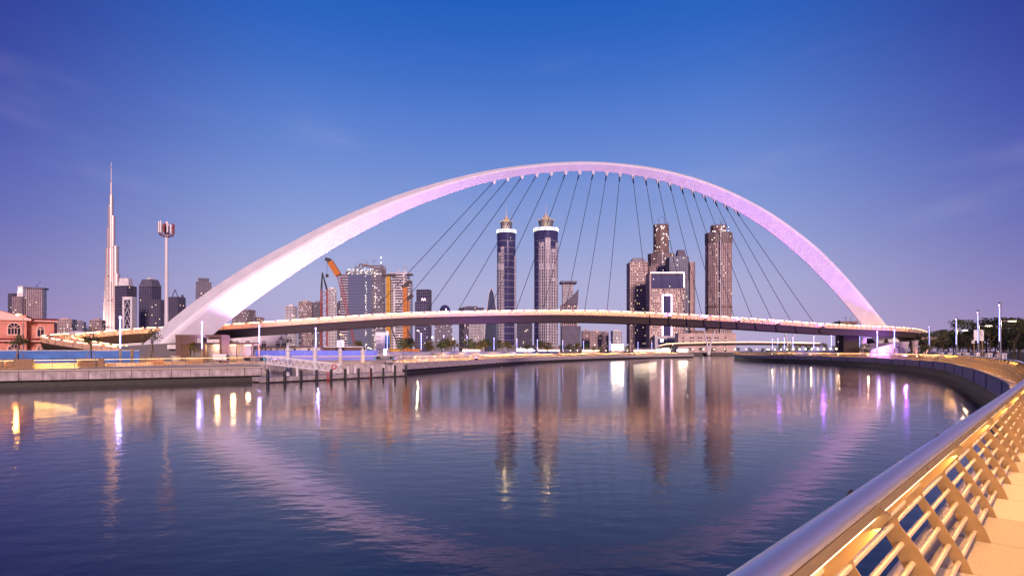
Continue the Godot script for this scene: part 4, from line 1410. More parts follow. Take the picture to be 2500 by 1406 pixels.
# a round-headed window with surround, glazing bars and sill on a wall facing +z of x
func arch_window(root: Node3D, x: Transform3D, w: float, h: float, trim: String, bars: int):
	var inv := root.global_transform.affine_inverse()
	var s := Geo.new()
	s.prism(arched(w + 0.35, h + 0.2), Transform3D.IDENTITY, 0.12)
	var o := put(root, "window", s.mesh(), M[trim], inv * x)
	var g := Geo.new()
	g.prism(arched(w, h), Transform3D(Basis.IDENTITY, Vector3(0, 0.06, 0.06)), 0.06)
	put(o, "pane", g.mesh(), M.dark_glass)
	var b := Geo.new()
	for i in bars:
		b.box(Vector3(-w / 2 + w * (i + 1) / (bars + 1.0), (h - w / 2) / 2, 0.1), Vector3(0.08, h - w / 2, 0.05))
	b.box(Vector3(0, h - w / 2, 0.1), Vector3(w, 0.1, 0.05))
	for i in range(1, 4):
		var a := PI * i / 4
		b.beam(Vector3(0, h - w / 2, 0.1), Vector3(cos(a) * w / 2, h - w / 2 + sin(a) * w / 2, 0.1), 0.07, 0.05, Vector3.BACK)
	put(o, "glazing_bar", b.mesh(), M[trim])
	var sill := Geo.new()
	sill.box(Vector3(0, -0.08, 0.14), Vector3(w + 0.5, 0.16, 0.3))
	put(o, "sill", sill.mesh(), M[trim])

func pink_villa():
	var d := 122.0
	var s := d / F
	var v := thing("pink_villa", "pink rendered villa with arched windows and red tiled eaves behind the ribbed hoarding", "house", bearing(42, d, BANK))
	var p := v.position
	var g := Geo.new()
	g.box(p + Vector3(-5.0, 4.9, -6), Vector3(12.8, 9.8, 12))
	world(v, "wall", g, M.pink_render)
	var wing := Geo.new()
	wing.box(p + Vector3(3.6, 4.3, -7.5), Vector3(4.6, 8.6, 11))
	world(v, "side_wing", wing, M.pink_render)
	var gb := Geo.new()
	gb.prism(PackedVector2Array([Vector2(-7.2, 8.6), Vector2(7.2, 8.6), Vector2(7.2, 9.0), Vector2(0.6, 11.0), Vector2(-0.6, 11.0), Vector2(-7.2, 9.0)]), Transform3D(Basis.IDENTITY, p + Vector3(-5.0, 0, 0.25)), 0.5)
	world(v, "gable", gb, M.pink_trim)
	var rf := Geo.new()
	rf.prism(PackedVector2Array([Vector2(-7.6, 8.95), Vector2(7.6, 8.95), Vector2(0.0, 11.3)]), Transform3D(Basis.IDENTITY, p + Vector3(-5.0, 0, -6.5)), 12.4)
	world(v, "roof", rf, M.roof_tile)
	for e in [[3.8, 8.75, 5.6], [3.8, 4.35, 5.6], [-5.0, 4.35, 13.4]]:
		var r := Geo.new()
		r.prism(PackedVector2Array([Vector2(0, 0), Vector2(1.1, -0.35), Vector2(1.1, -0.5), Vector2(0, -0.5)]), Transform3D(Basis(Vector3.BACK, Vector3.UP, Vector3.LEFT), p + Vector3(e[0], e[1] + 0.5, (0.0 if e[0] < 0 else -2.0))), e[2])
		world(v, "tiled_eave", r, M.roof_tile)
		var tr := Geo.new()
		tr.box(p + Vector3(e[0], e[1] - 0.12, (0.5 if e[0] < 0 else -1.5)), Vector3(e[2], 0.22, 1.2))
		world(v, "eave_board", tr, M.pink_trim)
	for e in [[-8.6, 2.2], [-4.6, 2.8], [-0.6, 2.0]]:
		arch_window(v, Transform3D(Basis.IDENTITY, p + Vector3(e[0], 5.6, 0.05)), e[1], 2.4, "pink_trim", 3)
		arch_window(v, Transform3D(Basis.IDENTITY, p + Vector3(e[0], 0.4, 0.05)), e[1], 3.0, "pink_trim", 1)
	for y in [5.2, 1.0]:
		arch_window(v, Transform3D(Basis.IDENTITY, p + Vector3(3.6, y, -1.95)), 1.1, 2.2, "pink_trim", 1)
	v.rotation.y = 0.62

func white_houses():
	var v := thing("white_terrace", "long white terrace with small red gables behind the spiral ramp", "house", bearing(245, 168, BANK))
	var p := v.position
	var g := Geo.new()
	g.box(p + Vector3(0, 3.2, -4), Vector3(29, 6.4, 8))
	world(v, "wall", g, M.white_render)
	for x in [-9.0, 1.0, 12.0]:
		var r := Geo.new()
		r.prism(PackedVector2Array([Vector2(-2.2, 0), Vector2(2.2, 0), Vector2(0, 1.3)]), Transform3D(Basis.IDENTITY, p + Vector3(x, 5.0, 0.4)), 0.8)
		world(v, "red_gable", r, M.roof_tile)
	for x in [-13.0, -12.0, -4.0, 5.0, 6.0, 13.4]:
		arch_window(v, Transform3D(Basis.IDENTITY, p + Vector3(x, 4.6, 0.05)), 0.6, 1.1, "white_render", 0)
	for x in [-6.0, 8.5]:
		var dm := Geo.new()
		dm.lathe([Vector2(3.2, 6.4), Vector2(2.8, 7.2), Vector2(1.6, 7.9), Vector2(0.01, 8.2)], p + Vector3(x, 0, -4), 12)
		world(v, "dome", dm, M.white_render)
	for x in [-3.0, -1.4, 2.2]:
		var td := Geo.new()
		td.lathe([Vector2(0.2, 6.4), Vector2(0.9, 6.8), Vector2(0.9, 7.6), Vector2(0.1, 7.8)], p + Vector3(x, 0, -2), 10)
		world(v, "roof_tank", td, M.pole_grey)
	v.rotation.y = 0.5
	var m := thing("white_villa", "white walled villa with pointed arch windows seen beneath the deck", "house", bearing(600, 148, BANK))
	p = m.position
	var w := Geo.new()
	w.box(p + Vector3(0, 3.2, -4), Vector3(19, 6.4, 8))
	world(m, "wall", w, M.white_render)
	var pr := Geo.new()
	pr.box(p + Vector3(0, 6.5, -4), Vector3(19.4, 0.4, 8.4))
	world(m, "parapet", pr, M.white_render)
	for x in [-5.6, -2.2, 0.4, 4.2, 7.6]:
		arch_window(m, Transform3D(Basis.IDENTITY, p + Vector3(x, 2.9, 0.05)), 1.0, 1.8, "white_render", 1)
	m.rotation.y = 0.35
	for e in [["site_cabin", "long cream site cabin with two small dark windows behind the hoarding", 712, 138, 13.6, "white_render"], ["brown_cabin", "low brown site cabin with a flat pale roof behind the hoarding", 832, 140, 10.2, "brown_panel"], ["corner_cabin", "short cream site cabin behind the nearer pier of light columns", 645, 136, 5.0, "white_render"]]:
		var c := thing(e[0], e[1], "cabin", bearing(e[2], e[3], BANK), "site cabins behind the hoarding")
		p = c.position
		var cg := Geo.new()
		cg.box(p + Vector3(0, 1.5, -1.5), Vector3(e[4], 3.0, 3))
		world(c, "wall", cg, M[e[5]])
		var rg := Geo.new()
		rg.box(p + Vector3(0, 3.12, -1.4), Vector3(e[4] + 0.5, 0.22, 3.6))
		world(c, "roof", rg, M.brown_panel if e[5] == "white_render" else M.white_render)
		for x in [-0.12, 0.05, 0.3]:
			var wg := Geo.new()
			wg.box(p + Vector3(x * e[4], 2.5, 0.03), Vector3(0.45, 0.5, 0.06))
			world(c, "window", wg, M.dark_glass)

func leafy(h: float, r: float, sd: int, n: int, leaf: float, lean := 0.0, low := 0.45) -> Array:
	var q := RandomNumberGenerator.new()
	q.seed = sd
	var t := Geo.new()
	var top := Vector3(lean, h * 0.62, 0)
	t.tube([Vector3.ZERO, top * 0.5 + Vector3(q.randf_range(-0.1, 0.1) * r, 0, 0), top], h * 0.022, 6, h * 0.012)
	var ends := []
	for i in 9:
		var a := q.randf() * TAU
		var e := Vector3(cos(a) * r * q.randf_range(0.35, 0.8) + lean, h * q.randf_range(low + 0.12, 0.93), sin(a) * r * q.randf_range(0.35, 0.8))
		var b := top * q.randf_range(0.6, 1.0)
		t.tube([b, b.lerp(e, 0.5) + Vector3(0, 0.06 * h, 0), e], h * 0.009, 4, h * 0.003, false)
		ends.append(e)
	ends.append(top + Vector3(0, h * 0.28, 0))
	var c := Geo.new()
	for i in n:
		var e: Vector3 = ends[q.randi() % ends.size()]
		var o := Vector3(q.randfn(), q.randfn() * 0.7, q.randfn()) * r * 0.22
		var p := e + o
		p.y = minf(p.y, h)
		var x := Vector3(q.randfn(), q.randfn(), q.randfn()).normalized()
		var y := x.cross(Vector3(q.randfn(), q.randfn(), q.randfn())).normalized()
		var k := leaf * q.randf_range(0.6, 1.3)
		c.q(p - x * k * 0.5, p - y * k * 0.28, p + x * k * 0.5, p + y * k * 0.28)
	return [t.mesh(), c.mesh()]

func tree(called: String, label: String, shape: Array, m: String, at: Vector3, turn: float, size := 1.0, group := ""):
	var o := thing(called, label, "tree", at, group, turn)
	o.scale = Vector3.ONE * size
	put(o, "trunk", shape[0], M.bark)
	put(o, "crown", shape[1], M[m])
	return o

func planters():
	# slatted timber boxes with young trees; bearing of the box's middle, distance, width
	var spots := [[-22, 66.5, 2.0, "half hidden at the frame edge"], [44, 66.5, 2.55, "left of the glowing steps"], [221, 74, 2.7, "right of the glowing steps"], [369, 84, 2.9, "before the end of the ribbed hoarding"], [473, 93.5, 2.3, "beside the dark pavilion"]]
	var t: Vector3 = (left_shore[2] - left_shore[1]).normalized()
	var inw := Vector3(t.z, 0, -t.x)
	for k in spots.size():
		var e: Array = spots[k]
		var at := bearing(e[0], e[1], BANK)
		var b := thing("timber_planter", "slatted timber planter box " + e[3], "planter", at, "timber planters on the far promenade", atan2(-t.z, t.x))
		var n := 6
		for i in n:
			for side_i in 4:
				var g := Geo.new()
				var w: float = e[2] if side_i < 2 else 1.7
				g.box(Vector3.ZERO, Vector3(w, 0.17, 0.06))
				var bs := Basis.IDENTITY if side_i < 2 else Basis(Vector3.UP, PI / 2)
				var off := Vector3(0, 0.12 + i * 0.19, (0.85 if side_i == 0 else -0.85)) if side_i < 2 else Vector3((e[2] / 2 if side_i == 2 else -e[2] / 2), 0.12 + i * 0.19, 0)
				put(b, "slat", g.mesh(), M.timber, Transform3D(bs, off))
		var soil := Geo.new()
		soil.box(Vector3(0, 0.52, 0), Vector3(e[2] - 0.1, 1.0, 1.6))
		put(b, "soil", soil.mesh(), M.earth)
		if k == 0:
			continue
		var h: float = [0, 3.0, 3.3, 4.4, 2.6][k]
		var sh := leafy(h, h * 0.32, 100 + k, 260, 0.28, 0.0, 0.55 if k < 4 else 0.3)
		var tr: Node3D = tree("young_tree", "staked young tree in the timber planter " + e[3], sh, "leaf_warm" if k == 4 else "leaf_olive", at + Vector3(0, 1.02, 0), k * 1.3, 1.0, "young trees in timber planters")
		if k < 4:
			for i in 3:
				var a := TAU * i / 3 + 0.5
				var st := Geo.new()
				st.tube([Vector3(cos(a) * 0.55, 0, sin(a) * 0.55), Vector3(cos(a) * 0.08, h * 0.52, sin(a) * 0.08)], 0.035, 5)
				put(tr, "stake", st.mesh(), M.timber)
	# tiers of seating with light under each nosing
	var sa := bearing(70, 67.5, BANK)
	var sb := bearing(192, 72.5, BANK)
	var steps := thing("glowing_seat_steps", "three low stone seating steps glowing yellow between two timber planters", "steps", sa)
	for i in 3:
		var g := Geo.new()
		g.beam(sa + inw * (0.3 + i * 0.7) + Vector3(0, 0.09 + i * 0.12, 0), sb + inw * (0.3 + i * 0.7) + Vector3(0, 0.09 + i * 0.12, 0), 0.7, 0.18 + i * 0.22)
		world(steps, "step", g, M.paving_pale)
		var l := Geo.new()
		var o := inw * (-0.06 + i * 0.7) + Vector3(0, 0.1 + i * 0.22, 0)
		l.beam(sa + o, sb + o, 0.05, 0.08)
		world(steps, "step_light", l, M.step_light)
		strip(steps, sa + o - inw * 0.08, sb + o - inw * 0.08, 0.1, -inw + Vector3(0, -0.6, 0), Color(1.0, 0.76, 0.42), 9.0)
	# a lit low wall running on from the steps
	var w := thing("lit_bench_wall", "low stone bench wall lit peach along the promenade edge", "bench", bearing(248, 76.5, BANK))
	var pts := [bearing(248, 76.5, BANK), bearing(330, 80.5, BANK), bearing(410, 87, BANK), bearing(480, 96, BANK)]
	for i in 3:
		for j in 3:
			var a: Vector3 = pts[i].lerp(pts[i + 1], j / 3.0 + 0.01)
			var b: Vector3 = pts[i].lerp(pts[i + 1], (j + 1) / 3.0 - 0.01)
			var g := Geo.new()
			g.beam(a + Vector3(0, 0.24, 0), b + Vector3(0, 0.24, 0), 0.6, 0.48)
			world(w, "block", g, M.paving_pale)
	# wire railing in front
	var r := thing("wire_railing", "thin grey wire railing along the far promenade before the seating", "railing", bearing(-20, 65, BANK))
	var line := even([bearing(-60, 62.5, BANK), bearing(290, 76, BANK), bearing(420, 85, BANK), bearing(600, 99, BANK)], 2.4)
	for i in line.size():
		var g := Geo.new()
		g.beam(line[i], line[i] + Vector3(0, 0.7, 0) - inw * 0.1, 0.06, 0.06)
		g.beam(line[i] + Vector3(0, 0.7, 0) - inw * 0.1, line[i] + Vector3(0, 1.1, 0) + inw * 0.05, 0.06, 0.06)
		world(r, "post", g, M.pole_grey)
	for y in [0.35, 0.6, 0.85, 1.1]:
		var g := Geo.new()
		g.tube(shift(line, 0, y), 0.018 if y < 1.0 else 0.03, 4)
		world(r, "wire", g, M.pole_grey)
	var hl := Geo.new()
	hl.tube(shift(line, 0.05, 1.0), 0.012, 4)
	world(r, "added_rail_light", hl, M.warm_led)  # added light line under the rail, to warm the promenade floor
	var hc := Geo.new()
	hc.loft(ribbon(line, [Vector2(-0.06, 1.05), Vector2(0.1, 1.05), Vector2(0.1, 1.09), Vector2(-0.06, 1.09)]))
	world(r, "handrail", hc, M.timber)  # added cap that keeps the light line out of sight from above
	for i in line.size() - 1:
		if i % 10 == 0:
			var j := mini(i + 10, line.size() - 1)
			strip(r, line[i] + inw * 0.1 + Vector3(0, 0.97, 0), line[j] + inw * 0.1 + Vector3(0, 0.97, 0), 0.05, inw * 0.7 + Vector3(0, -1, 0), Color(1.0, 0.72, 0.44), 34.0)

func light_column() -> Node3D:
	var c := thing("light_column", "glowing violet light column beside the ribbed hoarding", "street lamp", Vector3.ZERO, "light columns along the promenades")
	var p := Geo.new()
	p.tube([Vector3(0, 0, 0), Vector3(0, 2.5, 0)], 0.13, 10)
	put(c, "post", p.mesh(), M.bronze)
	var t := Geo.new()
	t.tube([Vector3(0, 2.5, 0), Vector3(0, 4.6, 0)], 0.1, 10)
	put(c, "tube_light", t.mesh(), M.column_light)
	var t2 := Geo.new()
	t2.tube([Vector3(0, 4.72, 0), Vector3(0, 6.75, 0)], 0.1, 10)
	put(c, "tube_light", t2.mesh(), M.column_light)
	var k := Geo.new()
	k.tube([Vector3(0, 4.6, 0), Vector3(0, 4.72, 0)], 0.12, 10)
	put(c, "collar", k.mesh(), M.pole_grey)
	var k2 := Geo.new()
	k2.tube([Vector3(0, 6.75, 0), Vector3(0, 6.85, 0)], 0.13, 10)
	put(c, "collar", k2.mesh(), M.pole_grey)
	var h := Geo.new()
	h.lathe([Vector2(0.12, 6.85), Vector2(0.17, 7.0), Vector2(0.15, 7.22), Vector2(0.02, 7.32)], Vector3.ZERO, 10)
	put(c, "cap_light", h.mesh(), M.column_cap_light)
	omni(c, Vector3(0.0, 4.7, 0.5), Color(0.68, 0.62, 1.0), 6.0, 0.15)
	return c

func columns():
	var first := light_column()
	first.position = bearing(292, 85, BANK)
	var left := [[492, 101, "before the dark pavilion"], [632, 114, "at the head of the gangway"], [770, 127, "behind the middle gangway pile"], [945, 150, "beside the tall advert board"], [1028, 168, "first past the advert board"], [1083, 188, "second past the advert board"], [1140, 205, "third past the advert board"], [1206, 225, "below the slim twin tower"], [1262, 245, "between the twin towers"], [1312, 262, "below the broader twin tower"], [1374, 280, "right of the broader twin tower"], [1425, 298, "below the low beige blocks"], [1490, 318, "beside the white lit kiosk"], [1558, 335, "below the cornice tower"], [1592, 350, "left of the hotel entrance"]]
	for e in left:
		var c := copy(first, "glowing violet light column " + e[2], bearing(e[0], e[1], BANK), e[0] * 0.1)
		if e[1] > 130:
			c.get_node("lamp_light").free()                   # too far off to light anything in view
	var right := [[1887, 262, "at the far tip of the near bank"], [1900, 250, "second from the tip of the near bank"], [1916, 240, "third from the tip of the near bank"], [1937, 231, "fourth from the tip of the near bank"], [1988, 214, "left of the small blue hoarding"], [2031, 200, "right of the small blue hoarding"], [2060, 187, "before the dark bridge pier"], [2100, 174, "left of the violet lit plinth"], [2143, 160, "before the violet lit plinth"], [2185, 147, "right of the violet lit plinth"]]
	for e in right:
		var c := copy(first, "glowing violet light column " + e[2], bearing(e[0], e[1], QUAY - 0.08), e[0] * 0.1)
		if e[1] > 180:
			c.get_node("lamp_light").free()
	# nearer columns on this bank: taller, lit along one side, with a lamp arm
	var near := [[2271, 128, "standing before the dark trees, farthest with a lit edge"], [2337, 98, "with lamp arm, left of the white map sign"], [2390, 81, "with lamp arm, in front of the white map sign"], [2443, 68, "tallest, with lamp arm, nearest the frame edge"]]
	for k in 4:
		var e: Array = near[k]
		var c := thing("arm_lamp_column", "dark lamp column with violet edge light, " + e[2], "street lamp", bearing(e[0], e[1], QUAY - 0.08), "lamp columns on the near bank")
		var p := Geo.new()
		p.tube([Vector3(0, 0, 0), Vector3(0, 7.55, 0)], 0.14, 12)
		put(c, "post", p.mesh(), M.pole_grey)
		for y in [[2.9, 4.6], [4.7, 6.9]]:
			var t := Geo.new()
			t.box(Vector3(-0.13, (y[0] + y[1]) / 2, 0.08), Vector3(0.05, y[1] - y[0], 0.1))
			put(c, "edge_light", t.mesh(), M.column_light)
		var cap := Geo.new()
		cap.tube([Vector3(0, 7.0, 0), Vector3(0, 7.3, 0)], 0.16, 10)
		put(c, "cap", cap.mesh(), M.pole_grey)
		var ca := Geo.new()
		ca.box(Vector3(-0.15, 7.15, 0.06), Vector3(0.06, 0.3, 0.12))
		put(c, "cap_light", ca.mesh(), M.column_cap_light)
		if k > 0:
			var arm := Geo.new()
			arm.beam(Vector3(0.1, 5.3, 0), Vector3(1.9, 5.35, 0), 0.1, 0.08)
			put(c, "arm", arm.mesh(), M.pole_grey)
			var hd := Geo.new()
			hd.box(Vector3(1.45, 5.29, 0), Vector3(0.8, 0.07, 0.24))
			put(c, "lamp_light", hd.mesh(), M.lamp_warm)
			omni(c, c.position + Vector3(1.45, 5.1, 0), Color(1.0, 0.85, 0.66), 14.0, 0.2)

func landing_stage():
	var a := Vector3(-31.5, 0, -73.4)
	var b := Vector3(-17.5, 0, -93.5)
	var t := (b - a).normalized()
	var back := Vector3(t.z, 0, -t.x)
	var n := 10
	var s := thing("floating_pontoon", "stained concrete pontoon floating at the landing stage", "pontoon", a)
	for i in n:
		var p := a.lerp(b, float(i) / n)
		var q := a.lerp(b, (i + 0.97) / n)
		var g := Geo.new()
		g.beam(p + back * 1.6 + Vector3(0, 0.42, 0), q + back * 1.6 + Vector3(0, 0.42, 0), 3.2, 0.55)
		world(s, "deck_unit", g, M.concrete)
		var f := Geo.new()
		f.beam(p - back * 0.02 + Vector3(0, -0.02, 0), q - back * 0.02 + Vector3(0, -0.02, 0), 0.3, 0.36)
		world(s, "fender", f, M.wet_shaded_concrete)
	var words := ["first", "second", "third", "fourth", "fifth", "sixth", "seventh", "eighth", "ninth", "tenth", "eleventh"]
	for i in 11:
		var p := a.lerp(b, i / 10.0) - back * 0.3
		var m := thing("mooring_pile", "black mooring pile, %s along the pontoon from the quay corner" % words[i], "pile", Vector3(p.x, 0, p.z), "black piles along the pontoon")
		var g := Geo.new()
		var h := 1.75 if i in [0, 9, 10] else 1.45
		g.tube([Vector3(0, -1, 0), Vector3(0, h, 0)], 0.17, 10)
		put(m, "shaft", g.mesh(), M.pile_black)
		var c := Geo.new()
		c.lathe([Vector2(0.19, h - 0.02), Vector2(0.19, h + 0.05), Vector2(0.01, h + 0.09)], Vector3.ZERO, 10)
		put(m, "cap", c.mesh(), M.pile_black)
	for i in 8:
		var p := a.lerp(b, [0.03, 0.2, 0.33, 0.55, 0.66, 0.8, 0.9, 0.98][i]) + back * (0.5 if i in [0, 1, 2, 3] else 2.2) + Vector3(0, 0.69, 0)
		var m := thing("service_bollard", "white service bollard, %s on the pontoon from the quay corner" % words[i], "bollard", p, "white bollards on the pontoon")
		var g := Geo.new()
		g.plan(rect(0.26, 0.26), 0, 1.0)
		put(m, "body", g.mesh(), M.pile_white)
		var c := Geo.new()
		c.plan(rect(0.32, 0.32), 1.0, 1.1, 0.7)
		put(m, "cap", c.mesh(), M.pile_white)
	# guide piles with cone caps
	for i in 4:
		var p := bearing([702, 768, 830, 885][i], [90, 93.5, 97, 100][i])
		var m := thing("guide_pile", "thick white guide pile with a cone cap, %s of four by the gangway" % words[i], "pile", Vector3(p.x, 0, p.z), "cone capped guide piles")
		var g := Geo.new()
		g.tube([Vector3(0, -1, 0), Vector3(0, 4.2 - i * 0.1, 0)], 0.33, 14)
		put(m, "shaft", g.mesh(), M.pile_white)
		var c := Geo.new()
		c.lathe([Vector2(0.33, 4.1 - i * 0.1), Vector2(0.52, 4.15 - i * 0.1), Vector2(0.05, 5.0 - i * 0.1), Vector2(0.01, 5.0 - i * 0.1)], Vector3.ZERO, 14)
		put(m, "cone_cap", c.mesh(), M.pile_white)
	# truss gangway sloping down to the pontoon
	var u0 := bearing(642, 86, 2.25)
	var u1 := bearing(832, 88, 0.85)
	var w := thing("truss_gangway", "pale metal truss gangway sloping from the quay to the pontoon", "gangway", u0)
	var gt3 := (u1 - u0).normalized()
	var gb := Vector3(gt3.z, 0, -gt3.x).normalized()
	for sd in [0.0, 1.6]:
		for y in [0.0, 1.15]:
			var g := Geo.new()
			g.beam(u0 + gb * sd + Vector3(0, y, 0), u1 + gb * sd + Vector3(0, y, 0), 0.14, 0.16)
			world(w, "chord", g, M.pile_white)
		for i in 12:
			var p: Vector3 = u0.lerp(u1, i / 12.0) + gb * sd
			var q: Vector3 = u0.lerp(u1, (i + 0.5) / 12.0) + gb * sd + Vector3(0, 1.15, 0)
			var r: Vector3 = u0.lerp(u1, (i + 1) / 12.0) + gb * sd
			for e in [[p, q], [q, r]]:
				var g := Geo.new()
				g.beam(e[0], e[1], 0.1, 0.1)
				world(w, "diagonal", g, M.pile_white)
	var fg := Geo.new()
	fg.beam(u0 + gb * 0.8 + Vector3(0, 0.06, 0), u1 + gb * 0.8 + Vector3(0, 0.06, 0), 1.5, 0.05)
	world(w, "walkway", fg, M.galvanised)
	# life ring post
	var lp := a.lerp(b, 0.46) + back * 0.9 + Vector3(0, 0.69, 0)
	var l := thing("life_ring_stand", "red life ring on a post midway along the pontoon", "life ring", lp)
	var g0 := Geo.new()
	g0.beam(Vector3.ZERO, Vector3(0, 1.5, 0), 0.1, 0.1)
	put(l, "post", g0.mesh(), M.pile_white)
	var ringp := []
	for i in 13:
		ringp.append(Vector3(cos(TAU * i / 12) * 0.33, 1.15 + sin(TAU * i / 12) * 0.33, 0.12))
	var g1 := Geo.new()
	g1.tube(ringp, 0.085, 8)
	put(l, "ring", g1.mesh(), M.life_red)
	for k in 2:
		var q := a.lerp(b, [0.38, 0.7][k]) - back * 0.26
		var ld := thing("pontoon_ladder", ["red", "pale red"][k] + " ladder hooked over the pontoon edge, %s of two" % words[k], "ladder", Vector3(q.x, 0, q.z), "ladders on the pontoon")
		for x in [-0.2, 0.2]:
			var g := Geo.new()
			g.beam(t * x + Vector3(0, -0.4, 0), t * x + Vector3(0, 1.3, 0), 0.05, 0.05)
			put(ld, "stile", g.mesh(), M.life_red)
		for i in 5:
			var g := Geo.new()
			g.beam(t * -0.2 + Vector3(0, -0.2 + i * 0.28, 0), t * 0.2 + Vector3(0, -0.2 + i * 0.28, 0), 0.04, 0.04)
			put(ld, "rung", g.mesh(), M.life_red)
	# wayfinding fingers
	for e in [[643, 80.5, 3.0, 3.1, "black wayfinding sign with a cyan square at the gangway head"], [938, 97, 3.6, 4.0, "longer black wayfinding sign with cyan ends beside the basin"]]:
		var d: float = e[1]
		var p := bearing(e[0], d, BANK - 0.05)
		var m := thing("wayfinding_sign", e[4], "sign", p)
		var w2: float = e[2]
		var side_x := -w2 * 0.42 if w2 < 3.3 else 0.0
		var g := Geo.new()
		g.box(Vector3(side_x, 1.0, 0), Vector3(w2, 0.42, 0.08))
		put(m, "board", g.mesh(), M.sign_black)
		var po := Geo.new()
		po.beam(Vector3(w2 * 0.06, -0.6, -0.06), Vector3(w2 * 0.06, 1.0, -0.06), 0.08, 0.08)
		put(m, "post", po.mesh(), M.pole_grey)
		var q := Geo.new()
		q.box(Vector3(side_x + w2 * 0.44, 1.0, 0.045), Vector3(0.26, 0.3, 0.02))
		if w2 > 3.3:
			q.box(Vector3(side_x - w2 * 0.44, 1.0, 0.045), Vector3(0.26, 0.3, 0.02))
		put(m, "symbol", q.mesh(), M.sign_cyan)
		for y in [1.09, 0.93]:
			var l2 := Geo.new()
			for i in 9:
				l2.box(Vector3(side_x - w2 * 0.18 + i * w2 * 0.05, y, 0.044), Vector3(w2 * 0.035, 0.06, 0.01))
			put(m, "lettering", l2.mesh(), M.sign_white)

